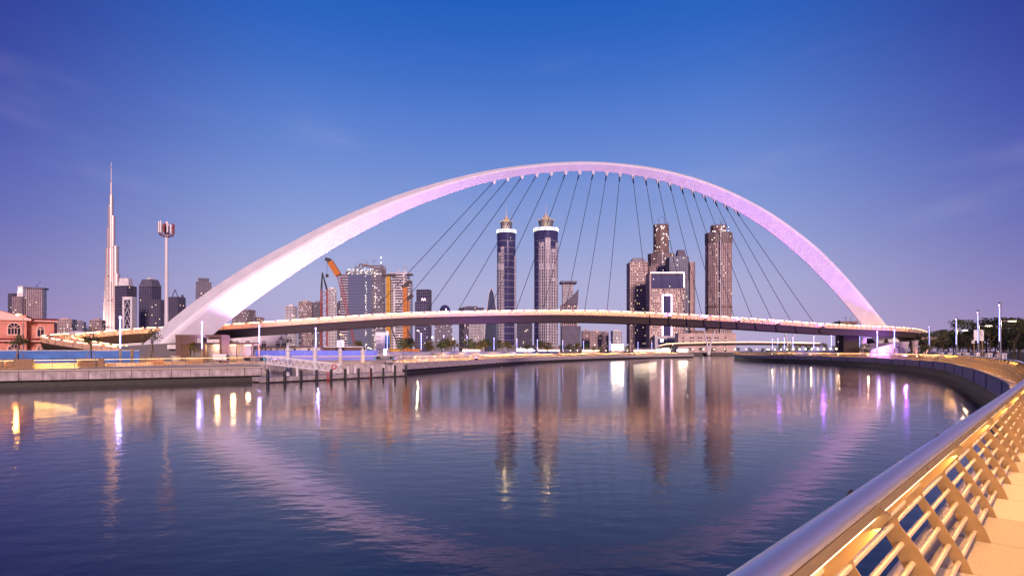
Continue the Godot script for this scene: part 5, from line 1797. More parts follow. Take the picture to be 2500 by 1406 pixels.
func pavilion():
	var d := 103.0
	var at := bearing(508, d, BANK)
	var v := thing("dark_pavilion", "dark brown open pavilion with a deep portal beside the arch foot", "pavilion", at)
	for e in [[0.0, 4.75, 0.0, 8.2, 0.5, 3.0, "roof"], [-3.6, 2.25, 0.0, 0.9, 4.5, 3.0, "side_wall"], [-0.35, 2.25, -1.2, 0.5, 4.5, 0.6, "post"], [3.9, 2.25, 0.0, 0.4, 4.5, 3.0, "post"], [-2.0, 3.9, 1.2, 3.0, 1.2, 0.3, "fascia"]]:
		var g := Geo.new()
		g.box(Vector3(e[0] - 1.0, e[1], e[2]), Vector3(e[3], e[4], e[5]))
		put(v, e[6], g.mesh(), M.brown_panel)
	var at2 := bearing(568, 106, BANK)
	var p := thing("slatted_pergola", "long low timber pergola with lit benches right of the dark pavilion", "pergola", at2)
	var rf := Geo.new()
	rf.box(Vector3(0, 3.4, 0), Vector3(9.2, 0.18, 3.2))
	put(p, "roof_frame", rf.mesh(), M.brown_panel)
	for i in 12:
		var g := Geo.new()
		g.box(Vector3(-4.3 + i * 0.78, 3.56, 0), Vector3(0.12, 0.14, 3.4))
		put(p, "slat", g.mesh(), M.brown_panel)
	for x in [-4.3, -1.5, 1.4, 4.2]:
		for z in [-1.4, 1.4]:
			var g := Geo.new()
			g.box(Vector3(x, 1.65, z), Vector3(0.2, 3.3, 0.2))
			put(p, "post", g.mesh(), M.brown_panel)
	for x in [-2.9, 0.0, 2.8]:
		var l := Geo.new()
		l.box(Vector3(x, 3.2, 0), Vector3(1.4, 0.08, 0.3))
		put(p, "lamp_light", l.mesh(), M.lamp_warm)
		omni(p, at2 + Vector3(x, 2.9, 0), Color(1.0, 0.8, 0.55), 14.0, 0.3)
		var b := Geo.new()
		b.box(Vector3(x, 0.45, -0.6), Vector3(2.2, 0.1, 0.6))
		b.box(Vector3(x, 0.75, -0.95), Vector3(2.2, 0.5, 0.08))
		var o := thing("timber_bench", "timber bench under the pergola, %s from the pavilion" % ["first", "second", "third"][int((x + 3) / 2.8)], "bench", at2 + Vector3(x, 0, 0), "benches under the pergola")
		for e in [["seat", Vector3(0, 0.45, -0.6), Vector3(2.2, 0.1, 0.6)], ["backrest", Vector3(0, 0.8, -0.93), Vector3(2.2, 0.5, 0.07)], ["leg", Vector3(-0.9, 0.2, -0.6), Vector3(0.1, 0.4, 0.5)], ["leg", Vector3(0.9, 0.2, -0.6), Vector3(0.1, 0.4, 0.5)]]:
			var q := Geo.new()
			q.box(e[1], e[2])
			put(o, e[0], q.mesh(), M.timber)
	var ct := thing("covered_cart", "white draped vending cart before the pavilion portal", "cart", bearing(540, 99, BANK))
	var bd := Geo.new()
	bd.plan(PackedVector2Array([Vector2(-1.15, 0.5), Vector2(1.15, 0.5), Vector2(1.15, -0.5), Vector2(-1.15, -0.5)]), 0.6, 1.35, 1.1)
	put(ct, "cover", bd.mesh(), M.cloth_white)
	var tp := Geo.new()
	tp.plan(rect(2.7, 1.2), 1.36, 1.55, 0.85)
	put(ct, "top", tp.mesh(), M.cloth_white)
	for x in [-0.9, 0.9]:
		var wh := Geo.new()
		wh.lathe([Vector2(0.3, -0.05), Vector2(0.3, 0.05)], Vector3.ZERO, 14)
		put(ct, "wheel", wh.mesh(), M.tyre, Transform3D(Basis(Vector3.RIGHT, PI / 2), Vector3(x, 0.3, 0.45)))
		var lg := Geo.new()
		lg.box(Vector3(x, 0.3, -0.4), Vector3(0.08, 0.62, 0.08))
		put(ct, "leg", lg.mesh(), M.galvanised)
	# name plate on the plinth
	var sg := thing("plinth_name_board", "small white name board with two dark lines on the grey plinth", "sign", bearing(423, 103.2, 4.85))
	sg.rotation.y = atan2(-arch_along.z, arch_along.x)
	var b2 := Geo.new()
	b2.box(Vector3.ZERO, Vector3(2.0, 0.7, 0.06))
	put(sg, "board", b2.mesh(), M.sign_white)
	for y in [0.15, -0.15]:
		var l := Geo.new()
		for i in 9:
			l.box(Vector3(-0.76 + i * 0.19, y + rng.randf_range(-0.02, 0.02), 0.034), Vector3(0.13, 0.12, 0.01))
		put(sg, "lettering", l.mesh(), M.ink)
	# stone pillar and gateposts
	for e in [[428, 90, "short square stone pillar before the dark plinth", 1.05, 1.2], [321, 86, "slim rusty steel post before the hoarding", 0.35, 2.3]]:
		var s := thing("stone_pillar" if e[0] == 428 else "steel_post", e[2], "pillar", bearing(e[0], e[1], BANK))
		var g := Geo.new()
		g.plan(rect(e[3] * 0.8, e[3] * 0.8), 0, e[4])
		put(s, "shaft", g.mesh(), M.paving_pale if e[0] == 428 else M.bronze)
		var c := Geo.new()
		c.plan(rect(e[3], e[3]), e[4], e[4] + 0.14)
		put(s, "cap", c.mesh(), M.paving_pale if e[0] == 428 else M.bronze)

func mast():
	var d := 178.0
	var s := d / F
	var m := thing("telecom_mast", "tall white telecom mast with a drum of antennas on top", "mast", bearing(405, d, BANK))
	var h := rise(575, d) - BANK
	var g := Geo.new()
	for i in 3:
		var y0: float = h * [0.0, 0.34, 0.67][i]
		var y1: float = h * [0.34, 0.67, 1.0][i]
		var q := Geo.new()
		q.tube([Vector3(0, y0, 0), Vector3(0, y1, 0)], 0.62 - i * 0.07, 14, 0.58 - i * 0.07)
		put(m, "pole_section", q.mesh(), M.pile_white)
		var f := Geo.new()
		f.tube([Vector3(0, y1 - 0.1, 0), Vector3(0, y1 + 0.1, 0)], 0.7 - i * 0.07, 14)
		put(m, "flange", f.mesh(), M.pile_white)
	for k in 2:
		var r := []
		for i in 17:
			r.append(Vector3(cos(TAU * i / 16) * 1.9, h + 0.1 + k * 2.6, sin(TAU * i / 16) * 1.9))
		var q := Geo.new()
		q.tube(r, 0.13, 6)
		put(m, "ring_rail", q.mesh(), M.crane_red)
	for i in 6:
		var a := TAU * i / 6
		var q := Geo.new()
		q.beam(Vector3(0, h - 0.8, 0), Vector3(cos(a) * 1.9, h + 0.1, sin(a) * 1.9), 0.12, 0.12)
		put(m, "bracket", q.mesh(), M.crane_red)
	for i in 14:
		var a := TAU * i / 14
		var q := Geo.new()
		var l := rng.randf_range(2.4, 3.6)
		q.box(Vector3(cos(a) * 2.1, h + 0.6 + l / 2, sin(a) * 2.1), Vector3(0.34, l, 0.34))
		put(m, "antenna", q.mesh(), M.cloth_white if i % 3 else M.crane_red)
	var core := Geo.new()
	core.tube([Vector3(0, h, 0), Vector3(0, h + 3.6, 0)], 0.5, 8)
	put(m, "head_frame", core.mesh(), M.crane_dark)
	var red := Geo.new()
	red.ball(Vector3(0, h + 3.9, 0), 0.22)
	put(m, "warning_light", red.mesh(), M.red_light)

func sodium(px: float, d: float, top: float, label: String, m := "sodium_light", c := Color(1.0, 0.62, 0.3)):
	var o := thing("street_lamp", label, "street lamp", bearing(px, d, BANK), "street lamps behind the far promenade")
	var h := rise(top, d) - BANK
	var g := Geo.new()
	g.tube([Vector3.ZERO, Vector3(0, h, 0)], 0.09, 8, 0.06)
	put(o, "pole", g.mesh(), M.pole_grey)
	var a := Geo.new()
	a.beam(Vector3(0, h, 0), Vector3(-0.9, h + 0.15, 0.1), 0.07, 0.07)
	put(o, "arm", a.mesh(), M.pole_grey)
	var l := Geo.new()
	l.lathe([Vector2(0.05, -0.12), Vector2(0.3, -0.08), Vector2(0.34, 0.06), Vector2(0.12, 0.2), Vector2(0.01, 0.22)], Vector3(-1.0, h + 0.1, 0.1), 10)
	put(o, "lantern_light", l.mesh(), M[m])
	if d < 300.0:
		omni(o, o.position + Vector3(-1.0, h - 0.25, 0.4), c, 40.0, 0.2)

func site():
	# crawler crane
	var d := 330.0
	var s := d / F
	var c := thing("crawler_crane", "crawler crane with an orange tipped lattice boom and hook", "crane", bearing(868, d, BANK))
	var tip := bearing(802, d, rise(634, d)) - c.position
	var mid := bearing(826, d, rise(672, d)) - c.position
	var foot := Vector3(0, 3.0, 0)
	var n := 14
	for k in 4:
		var o := Vector3([-1, 1, 1, -1][k] * 0.9, 0, [-1, -1, 1, 1][k] * 0.9)
		var g := Geo.new()
		g.beam(foot + o * 0.4, mid + o, 0.22, 0.22)
		put(c, "boom_chord", g.mesh(), M.crane_red)
	for i in n:
		var p := foot.lerp(mid, float(i) / n)
		var q := foot.lerp(mid, (i + 1.0) / n)
		var sg := 0.9 if i % 2 else -0.9
		var g := Geo.new()
		g.beam(p + Vector3(sg, 0, 0.9), q + Vector3(-sg, 0, 0.9), 0.14, 0.14)
		put(c, "boom_lacing", g.mesh(), M.crane_red)
	var hd := Geo.new()
	hd.beam(mid, mid.lerp(tip, 0.86), 2.6, 3.2)
	put(c, "boom_head", hd.mesh(), M.crane_orange)
	var tp := Geo.new()
	tp.beam(mid.lerp(tip, 0.84), tip, 2.4, 2.4)
	tp.beam(tip, tip + Vector3(-2.0, 0.4, 0), 1.6, 1.8)
	put(c, "boom_tip", tp.mesh(), M.crane_dark)
	var rp := Geo.new()
	rp.tube([tip + Vector3(-1.0, 0, 0), tip + Vector3(-1.0, -8.5, 0)], 0.1, 4)
	put(c, "hoist_rope", rp.mesh(), M.crane_dark)
	var hk := Geo.new()
	hk.box(tip + Vector3(-1.0, -9.2, 0), Vector3(1.4, 1.8, 1.0))
	put(c, "hook_block", hk.mesh(), M.crane_dark)
	var cb := Geo.new()
	cb.box(Vector3(1.0, 2.4, 0), Vector3(6, 2.4, 3.4))
	put(c, "cab", cb.mesh(), M.crane_orange)
	for z in [-1.8, 1.8]:
		var tr := Geo.new()
		tr.box(Vector3(0, 0.6, z), Vector3(7, 1.2, 0.9))
		put(c, "track", tr.mesh(), M.crane_dark)
	# drilling rigs
	for e in [[948, 300, 676, "crane_yellow", "yellow drilling rig with a dark T shaped head", 2.3, true], [989, 290, 702, "crane_orange", "orange drilling rig with a dark slanted head", 2.0, false], [995, 296, 735, "crane_orange", "shorter orange drilling rig beside the slanted head rig", 1.6, false]]:
		var q := thing("drilling_rig", e[4], "drilling rig", bearing(e[0], e[1], BANK), "drilling rigs on the building site")
		var h: float = rise(e[2], e[1]) - BANK
		var g := Geo.new()
		g.plan(rect(e[5], e[5]), 0, h)
		put(q, "leader_mast", g.mesh(), M[e[3]])
		for i in 9:
			var b := Geo.new()
			b.box(Vector3(0, h * (0.25 + i * 0.08), e[5] / 2 + 0.06), Vector3(0.5, 0.5, 0.12))
			put(q, "bolt_plate", b.mesh(), M.crane_dark)
		var t := Geo.new()
		if e[6]:
			t.beam(Vector3(-3.0, h + 0.4, 0), Vector3(3.6, h + 1.0, 0), 1.2, 1.4)
		else:
			t.beam(Vector3(-1.4, h - 0.2, 0), Vector3(2.6, h + 3.2, 0), 1.2, 1.8)
		put(q, "head", t.mesh(), M.crane_dark)
		var k := Geo.new()
		k.beam(Vector3(0, h * 0.45, -0.8), Vector3(5.5, 2.6, -1), 0.6, 0.6)
		put(q, "back_stay", k.mesh(), M.crane_dark)
		var bd := Geo.new()
		bd.box(Vector3(4.2, 2.0, -1), Vector3(5.4, 2.4, 3))
		put(q, "cab", bd.mesh(), M[e[3]])
		var tr := Geo.new()
		tr.box(Vector3(3.4, 0.5, 0.6), Vector3(6, 1.0, 0.9))
		put(q, "track", tr.mesh(), M.crane_dark)
	# red lattice piling frame with dark head
	var r := thing("piling_frame", "red lattice piling frame with a black tapered head", "crane", bearing(791, 340, BANK))
	var hh := rise(708, 340) - BANK
	for k in 4:
		var o := Vector3([-1, 1, 1, -1][k] * 1.7, 0, [-1, -1, 1, 1][k] * 1.2)
		var g := Geo.new()
		g.beam(o, o + Vector3(0, hh, 0), 0.5, 0.5)
		put(r, "leg", g.mesh(), M.crane_red)
		var g2 := Geo.new()
		g2.beam(o + Vector3(0, hh, 0), Vector3(-1.2, hh + 10.5, 0), 0.45, 0.45)
		put(r, "head_leg", g2.mesh(), M.crane_dark)
	for i in 16:
		var g := Geo.new()
		var sg := 1.7 if i % 2 else -1.7
		g.beam(Vector3(sg, hh * i / 16, 1.2), Vector3(-sg, hh * (i + 1) / 16, 1.2), 0.3, 0.3)
		put(r, "lacing", g.mesh(), M.crane_red)
	# advert boards
	var ad := thing("advert_board", "tall advert board with a blue city picture beside a white hoist tower", "billboard", bearing(937, 155, BANK))
	var g3 := Geo.new()
	g3.box(Vector3(-0.6, 3.9, -0.6), Vector3(3.6, 6.6, 0.3))
	put(ad, "white_panel", g3.mesh(), M.sign_white)
	for i in 5:
		var q := Geo.new()
		q.box(Vector3(-1.6, 1.6 + i * 1.1, -0.42), Vector3(1.2, 0.12, 0.04))
		put(ad, "print_line", q.mesh(), M.ink)
	var g4 := Geo.new()
	g4.box(Vector3(0.9, 4.6, -0.2), Vector3(1.3, 3.6, 0.2))
	put(ad, "picture", g4.mesh(), M.hoarding_blue)
	for i in 5:
		var q := Geo.new()
		q.box(Vector3(0.45 + i * 0.22, 3.3 + [0.3, 0.7, 0.4, 1.0, 0.5][i] / 2, -0.08), Vector3(0.16, [0.3, 0.7, 0.4, 1.0, 0.5][i], 0.04))
		put(ad, "picture_shape", q.mesh(), M.ink)
	for x in [-1.8, 0.9]:
		var q := Geo.new()
		q.beam(Vector3(x, 0, -0.7), Vector3(x, 6.6, -0.7), 0.16, 0.16)
		put(ad, "post", q.mesh(), M.pole_grey)
	for e in [[831, 134, 2.4, 1.6, 3.1, "square white notice board on a post behind the cone capped piles"], [940, 118, 1.0, 1.5, 1.1, "white notice box at the end of the deep blue hoarding"]]:
		var nb := thing("notice_board", e[5], "sign", bearing(e[0], e[1], BANK))
		var q := Geo.new()
		q.box(Vector3(0, e[4] + 0.7, 0), Vector3(e[2] * 0.7, e[3], 0.12))
		put(nb, "board", q.mesh(), M.sign_white)
		var q2 := Geo.new()
		q2.beam(Vector3(0, 0, -0.1), Vector3(0, e[4] + 1.0, -0.1), 0.1, 0.1)
		put(nb, "post", q2.mesh(), M.pole_grey)
		for i in 4:
			var q3 := Geo.new()
			q3.box(Vector3(-0.1, e[4] + 0.3 + i * 0.25, 0.07), Vector3(e[2] * 0.4, 0.07, 0.02))
			put(nb, "print_line", q3.mesh(), M.ink)

func far_bank():
	bank_materials()
	hoarding("ribbed light blue hoarding along the bank below the pink villa", [bearing(-90, 96, BANK), bearing(372, 97, BANK)], 2.15, 2.4, "hoarding_blue", true)
	hoarding("smooth deep blue hoarding behind the landing stage", [bearing(622, 125, BANK), bearing(932, 130, BANK)], 2.15, 2.6, "hoarding_deep", false)
	hoarding("deep blue hoarding receding under the row of trees", [bearing(938, 136, BANK), bearing(1100, 180, BANK), bearing(1240, 240, BANK), bearing(1366, 300, BANK)], 1.9, 4.0, "hoarding_deep", false)
	pink_villa()
	white_houses()
	planters()
	columns()
	landing_stage()
	pavilion()
	mast()
	site()
	sodium(55, 112, 770, "orange sodium street lamp in front of the pink villa")
	sodium(838, 210, 817, "orange street lamp below the deck over the brown cabin")
	sodium(1110, 330, 828, "orange street lamp among the trees under the slim twin")
	sodium(1176, 340, 836, "orange street lamp left of the slim twin's foot")
	sodium(1228, 350, 838, "orange street lamp right of the slim twin's foot")
	# white flood on the site
	for e in [[1025, 250, 808, "tall greenish white floodlight behind the trees"], [1060, 262, 824, "shorter greenish white floodlight behind the trees"], [905, 240, 850, "low glaring yellow work light beside the advert board"]]:
		sodium(e[0], e[1], e[2], e[3], "flood_white", Color(1.0, 0.95, 0.75))
	# guardrail and trees along the curve
	var curve := smooth([Vector3(-19.4, BANK, -101), Vector3(-11, BANK, -132), Vector3(6, BANK, -190), Vector3(38, BANK, -256), Vector3(78, BANK, -318), Vector3(116, BANK, -365)], 2.0)
	var rail := thing("far_guardrail", "lit bronze guardrail along the far quay beyond the landing stage", "guardrail", curve[0])
	fin_rail(rail, shift(curve, 0.6, 0.05), -1.0, 1.5, 300, 4)
	var i := 0
	while i < curve.size() - 21:
		strip(rail, curve[i] + side(curve, i) * 0.7 + Vector3(0, 1.05, 0), curve[i + 20] + side(curve, i + 20) * 0.7 + Vector3(0, 1.05, 0), 0.06, side(curve, i) * 0.4 + Vector3(0, -1, 0), Color(1.0, 0.76, 0.48), 170.0)
		i += 20
	var pave := Geo.new()
	pave.loft(ribbon(curve, [Vector2(0.9, 0.004), Vector2(14, 0.004), Vector2(14, 0.03), Vector2(0.9, 0.03)]))
	setting("far_promenade", pave, M.paving_pale)
	var back_rail := thing("basin_guardrail", "bronze guardrail above the basin wall behind the gangway", "guardrail", left_shore[3])
	fin_rail(back_rail, even([left_shore[3] + Vector3(-4, 0.13, -3), left_shore[3] + Vector3(0.4, 0.13, -0.4), left_shore[4] + Vector3(0, 0.13, -0.4)], 1.0), -1.0, 1.6, 300, 4)
	strip(back_rail, left_shore[3] + Vector3(-0.3, 1.1, -0.9), left_shore[4] + Vector3(0, 1.1, -0.9), 0.06, Vector3(-0.2, -1, -0.4), Color(1.0, 0.76, 0.5), 26.0)
	var shapes := []
	for k in 4:
		shapes.append(leafy(5.4, 2.1, 200 + k, 620, 0.42, rng.randf_range(-0.3, 0.3)))
	var spots := [[985, 140], [1003, 152], [1045, 165], [1078, 172], [1092, 178], [1110, 186], [1140, 196], [1158, 204], [1178, 210], [1190, 216], [1216, 230], [1238, 238], [1288, 256], [1322, 268], [1338, 280], [1372, 290], [1390, 300], [1408, 310], [1430, 320]]
	for k in spots.size():
		var e: Array = spots[k]
		tree("promenade_tree", "leafy promenade tree, %s from the advert board along the far bank" % (ORD[k] if k < ORD.size() else "last"), shapes[k % 4], ["leaf", "leaf_olive", "leaf_warm"][k % 3], bearing(e[0], e[1], BANK), k * 1.7, rng.randf_range(0.9, 1.25), "trees along the far bank")
	for e in [[690, 152, 6.6, "dark round tree beside the white villa under the deck"], [222, 190, 10.5, "wide dark tree above the white terrace roof"], [560, 118, 4.6, "small palm like tree behind the pergola"], [115, 140, 6.0, "dark shrubby tree between pink villa and ramp"], [875, 160, 5.0, "warm lit bushy tree beside the brown cabin"]]:
		tree("garden_tree", e[3], leafy(e[2], e[2] * 0.36, int(e[0]), 520, 0.4), "leaf_dark" if e[0] != 875 else "leaf_warm", bearing(e[0], e[1], BANK), e[0], 1.0, "trees among the houses")

	for k in 8:
		var e: Array = [[1012, 146], [1062, 160], [1102, 176], [1148, 192], [1185, 206], [1226, 226], [1262, 246], [1305, 262]][k]
		var l := thing("ground_uplight", "warm ground uplight beneath the promenade trees, %s from the advert board" % ORD[k], "garden lamp", bearing(e[0], e[1], BANK + 0.03), "uplights along the far bank")
		var q := Geo.new()
		q.tube([Vector3.ZERO, Vector3(0, 0.35, 0)], 0.12, 8)
		put(l, "housing", q.mesh(), M.pole_grey)
		var h := Geo.new()
		h.lathe([Vector2(0.12, 0.35), Vector2(0.2, 0.5), Vector2(0.01, 0.55)], Vector3.ZERO, 8)
		put(l, "lens_light", h.mesh(), M.lamp_warm)
		omni(l, l.position + Vector3(0, 0.9, 0.2), Color(1.0, 0.74, 0.45), 26.0, 0.15)

# ---------------------------------------------------------------- the near bank and the end of the canal
# a standing figure as one skin: tapered capsules joined softly, meshed as surface nets
func figure(bones: Array, cell: float) -> ArrayMesh:
	var lo := Vector3.ONE * 1e9
	var hi := -lo
	for b in bones:
		for e in [[b[0], b[2]], [b[1], b[3]]]:
			lo = lo.min(e[0] - Vector3.ONE * (e[1] + cell * 2))
			hi = hi.max(e[0] + Vector3.ONE * (e[1] + cell * 2))
	var n := Vector3i(((hi - lo) / cell).ceil()) + Vector3i.ONE
	var f := PackedFloat32Array()
	f.resize(n.x * n.y * n.z)
	for x in n.x:
		for y in n.y:
			for z in n.z:
				var p := lo + Vector3(x, y, z) * cell
				var d := 1e9
				for b in bones:
					var ab: Vector3 = b[1] - b[0]
					var t := clampf((p - b[0]).dot(ab) / maxf(ab.length_squared(), 1e-6), 0.0, 1.0)
					var e: float = p.distance_to(b[0] + ab * t) - lerpf(b[2], b[3], t)
					var k := maxf(0.04 - absf(d - e), 0.0) / 0.04
					d = minf(d, e) - k * k * 0.01
				f[(x * n.y + y) * n.z + z] = d
	var v := PackedVector3Array()
	var at := {}
	var step := [n.y * n.z, n.z, 1]
	for x in n.x - 1:
		for y in n.y - 1:
			for z in n.z - 1:
				var i := (x * n.y + y) * n.z + z
				var sum := Vector3.ZERO
				var c := 0
				for e in [[0, 1], [0, 2], [0, 4], [1, 3], [1, 5], [2, 3], [2, 6], [4, 5], [4, 6], [3, 7], [5, 7], [6, 7]]:
					var a := f[i + (e[0] & 1) * step[0] + (e[0] >> 1 & 1) * step[1] + (e[0] >> 2)]
					var b := f[i + (e[1] & 1) * step[0] + (e[1] >> 1 & 1) * step[1] + (e[1] >> 2)]
					if (a < 0.0) != (b < 0.0):
						var t := a / (a - b)
						sum += Vector3(e[0] & 1, e[0] >> 1 & 1, e[0] >> 2).lerp(Vector3(e[1] & 1, e[1] >> 1 & 1, e[1] >> 2), t)
						c += 1
				if c:
					at[i] = v.size()
					v.append(lo + (Vector3(x, y, z) + sum / c) * cell)
	var st := SurfaceTool.new()
	st.begin(Mesh.PRIMITIVE_TRIANGLES)
	st.set_smooth_group(0)
	for p in v:
		st.add_vertex(p)
	for x in range(1, n.x - 1):
		for y in range(1, n.y - 1):
			for z in range(1, n.z - 1):
				var i := (x * n.y + y) * n.z + z
				for a in 3:
					var j: int = i + step[a]
					if (f[i] < 0.0) == (f[j] < 0.0):
						continue
					var u: int = step[(a + 1) % 3]
					var w: int = step[(a + 2) % 3]
					var q := [i, i - u, i - u - w, i - w]
					if not (at.has(q[0]) and at.has(q[1]) and at.has(q[2]) and at.has(q[3])):
						continue
					if f[i] < 0.0:
						q.reverse()
					for e in [0, 1, 2, 0, 2, 3]:
						st.add_index(at[q[e]])
	st.generate_normals()
	return st.commit()

func person(label: String, at: Vector3, turn: float, cloth: String, cap: bool):
	var o := thing("person", label, "person", at, "", turn)
	var B := func(a, b, r, s): return [a, b, r, s]
	var bones := [
		B.call(Vector3(-0.09, 0.06, 0), Vector3(-0.1, 0.5, 0.02), 0.05, 0.065), B.call(Vector3(-0.1, 0.5, 0.02), Vector3(-0.09, 0.92, 0), 0.07, 0.095),
		B.call(Vector3(0.1, 0.06, 0.1), Vector3(0.1, 0.5, 0.06), 0.05, 0.065), B.call(Vector3(0.1, 0.5, 0.06), Vector3(0.09, 0.92, 0), 0.07, 0.095),
		B.call(Vector3(-0.09, 0.04, 0), Vector3(-0.09, 0.04, 0.15), 0.045, 0.035), B.call(Vector3(0.1, 0.04, 0.1), Vector3(0.1, 0.04, 0.25), 0.045, 0.035),
		B.call(Vector3(0, 0.95, 0), Vector3(0, 1.2, 0), 0.14, 0.13), B.call(Vector3(-0.08, 1.3, 0), Vector3(0.08, 1.3, 0), 0.13, 0.13), B.call(Vector3(0, 1.2, 0), Vector3(0, 1.32, 0), 0.14, 0.15),
		B.call(Vector3(-0.19, 1.38, 0), Vector3(-0.24, 1.1, 0.0), 0.06, 0.048), B.call(Vector3(-0.24, 1.1, 0), Vector3(-0.2, 0.88, 0.12), 0.046, 0.036),
		B.call(Vector3(0.19, 1.38, 0), Vector3(0.24, 1.1, 0.0), 0.06, 0.048), B.call(Vector3(0.24, 1.1, 0), Vector3(0.2, 0.88, 0.12), 0.046, 0.036),
		B.call(Vector3(0, 1.4, 0), Vector3(0, 1.5, 0.01), 0.055, 0.05)]
	put(o, "body", figure(bones, 0.03), M[cloth])
	var head := [B.call(Vector3(0, 1.6, 0.0), Vector3(0, 1.66, 0.0), 0.085, 0.095), B.call(Vector3(0, 1.56, 0.03), Vector3(0, 1.6, 0.03), 0.06, 0.07), B.call(Vector3(0, 1.62, 0.09), Vector3(0, 1.6, 0.105), 0.015, 0.02), B.call(Vector3(-0.09, 1.62, 0), Vector3(-0.09, 1.6, 0), 0.02, 0.018), B.call(Vector3(0.09, 1.62, 0), Vector3(0.09, 1.6, 0), 0.02, 0.018), B.call(Vector3(0, 1.48, 0.0), Vector3(0, 1.55, 0.01), 0.05, 0.05)]
	put(o, "head", figure(head, 0.014), M.skin)
	var hair := [B.call(Vector3(0, 1.68, -0.015), Vector3(0, 1.71, 0.0), 0.1, 0.085)]
	if cap:
		hair.append(B.call(Vector3(0, 1.69, 0.08), Vector3(0, 1.685, 0.15), 0.05, 0.03))
	put(o, "cap" if cap else "hair", figure(hair, 0.016), M.cloth_white if cap else M.cloth_dark)
	for s in [-1, 1]:
		var hand := []
		var c := Vector3(s * 0.2, 0.86, 0.135)
		hand.append(B.call(c, c + Vector3(0, -0.06, 0.02), 0.034, 0.036))
		for k in 4:
			var r := c + Vector3(0, -0.07, 0.02 + (k - 1.5) * 0.022)
			hand.append(B.call(r, r + Vector3(-s * 0.008, -0.05 + absf(k - 1.5) * 0.008, 0), 0.011, 0.01))
			hand.append(B.call(r + Vector3(-s * 0.008, -0.05 + absf(k - 1.5) * 0.008, 0), r + Vector3(-s * 0.025, -0.08, 0), 0.01, 0.008))
		hand.append(B.call(c + Vector3(-s * 0.01, -0.02, 0.04), c + Vector3(-s * 0.03, -0.06, 0.07), 0.013, 0.01))
		put(o, "hand", figure(hand, 0.012), M.skin)
	return o

func car(label: String, at: Vector3, turn: float, paint: String):
	var o := thing("parked_car", label, "car", at, "cars parked on the near bank", turn)
	var body := Geo.new()
	body.prism(PackedVector2Array([Vector2(-2.2, 0.35), Vector2(2.2, 0.35), Vector2(2.25, 0.75), Vector2(1.5, 0.95), Vector2(-1.7, 1.0), Vector2(-2.25, 0.9)]), Transform3D.IDENTITY, 1.75)
	put(o, "body", body.mesh(), M[paint])
	var cab := Geo.new()
	cab.prism(PackedVector2Array([Vector2(-1.75, 0.98), Vector2(1.25, 0.95), Vector2(0.45, 1.45), Vector2(-1.2, 1.47)]), Transform3D.IDENTITY, 1.5)
	put(o, "glasshouse", cab.mesh(), M.dark_glass)
	var roof := Geo.new()
	roof.prism(PackedVector2Array([Vector2(-1.25, 1.45), Vector2(0.5, 1.43), Vector2(0.35, 1.5), Vector2(-1.1, 1.52)]), Transform3D.IDENTITY, 1.52)
	put(o, "roof", roof.mesh(), M[paint])
	for x in [-1.35, 1.4]:
		for z in [-0.8, 0.8]:
			var w := Geo.new()
			w.lathe([Vector2(0.18, -0.11), Vector2(0.33, -0.11), Vector2(0.33, 0.11), Vector2(0.18, 0.11), Vector2(0.01, 0.09)], Vector3.ZERO, 14)
			put(o, "wheel", w.mesh(), M.tyre, Transform3D(Basis(Vector3.RIGHT, PI / 2 * signf(z)), Vector3(x, 0.33, z)))
	for z in [-0.65, 0.65]:
		var h := Geo.new()
		h.box(Vector3(2.2, 0.68, z), Vector3(0.08, 0.14, 0.34))
		put(o, "headlight", h.mesh(), M.sign_white)

func bare_tree(sd: int, h: float) -> Array:
	var q := RandomNumberGenerator.new()
	q.seed = sd
	var t := Geo.new()
	t.tube([Vector3.ZERO, Vector3(q.randf_range(-0.1, 0.1), h * 0.25, 0), Vector3(0, h * 0.5, 0)], 0.085, 6, 0.05)
	var c := Geo.new()
	for i in 8:
		var a := q.randf() * TAU
		var b := Vector3(0, h * q.randf_range(0.34, 0.5), 0)
		var e := b + Vector3(cos(a) * h * 0.22, h * q.randf_range(0.22, 0.48), sin(a) * h * 0.22)
		t.tube([b, b.lerp(e, 0.5) + Vector3(0, 0.1, 0), e], 0.03, 4, 0.012, false)
		for j in 4:
			var s := b.lerp(e, q.randf_range(0.4, 1.0))
			var r := s + Vector3(q.randfn() * 0.5, q.randf_range(0.1, 0.6), q.randfn() * 0.5)
			t.tube([s, r], 0.012, 3, 0.006, false)
			for k in 5:
				var p := r + Vector3(q.randfn(), q.randfn(), q.randfn()) * 0.15
				var x := Vector3(q.randfn(), q.randfn(), q.randfn()).normalized()
				var y := x.cross(Vector3.UP).normalized()
				c.q(p - x * 0.09, p - y * 0.05, p + x * 0.09, p + y * 0.05)
	return [t.mesh(), c.mesh()]

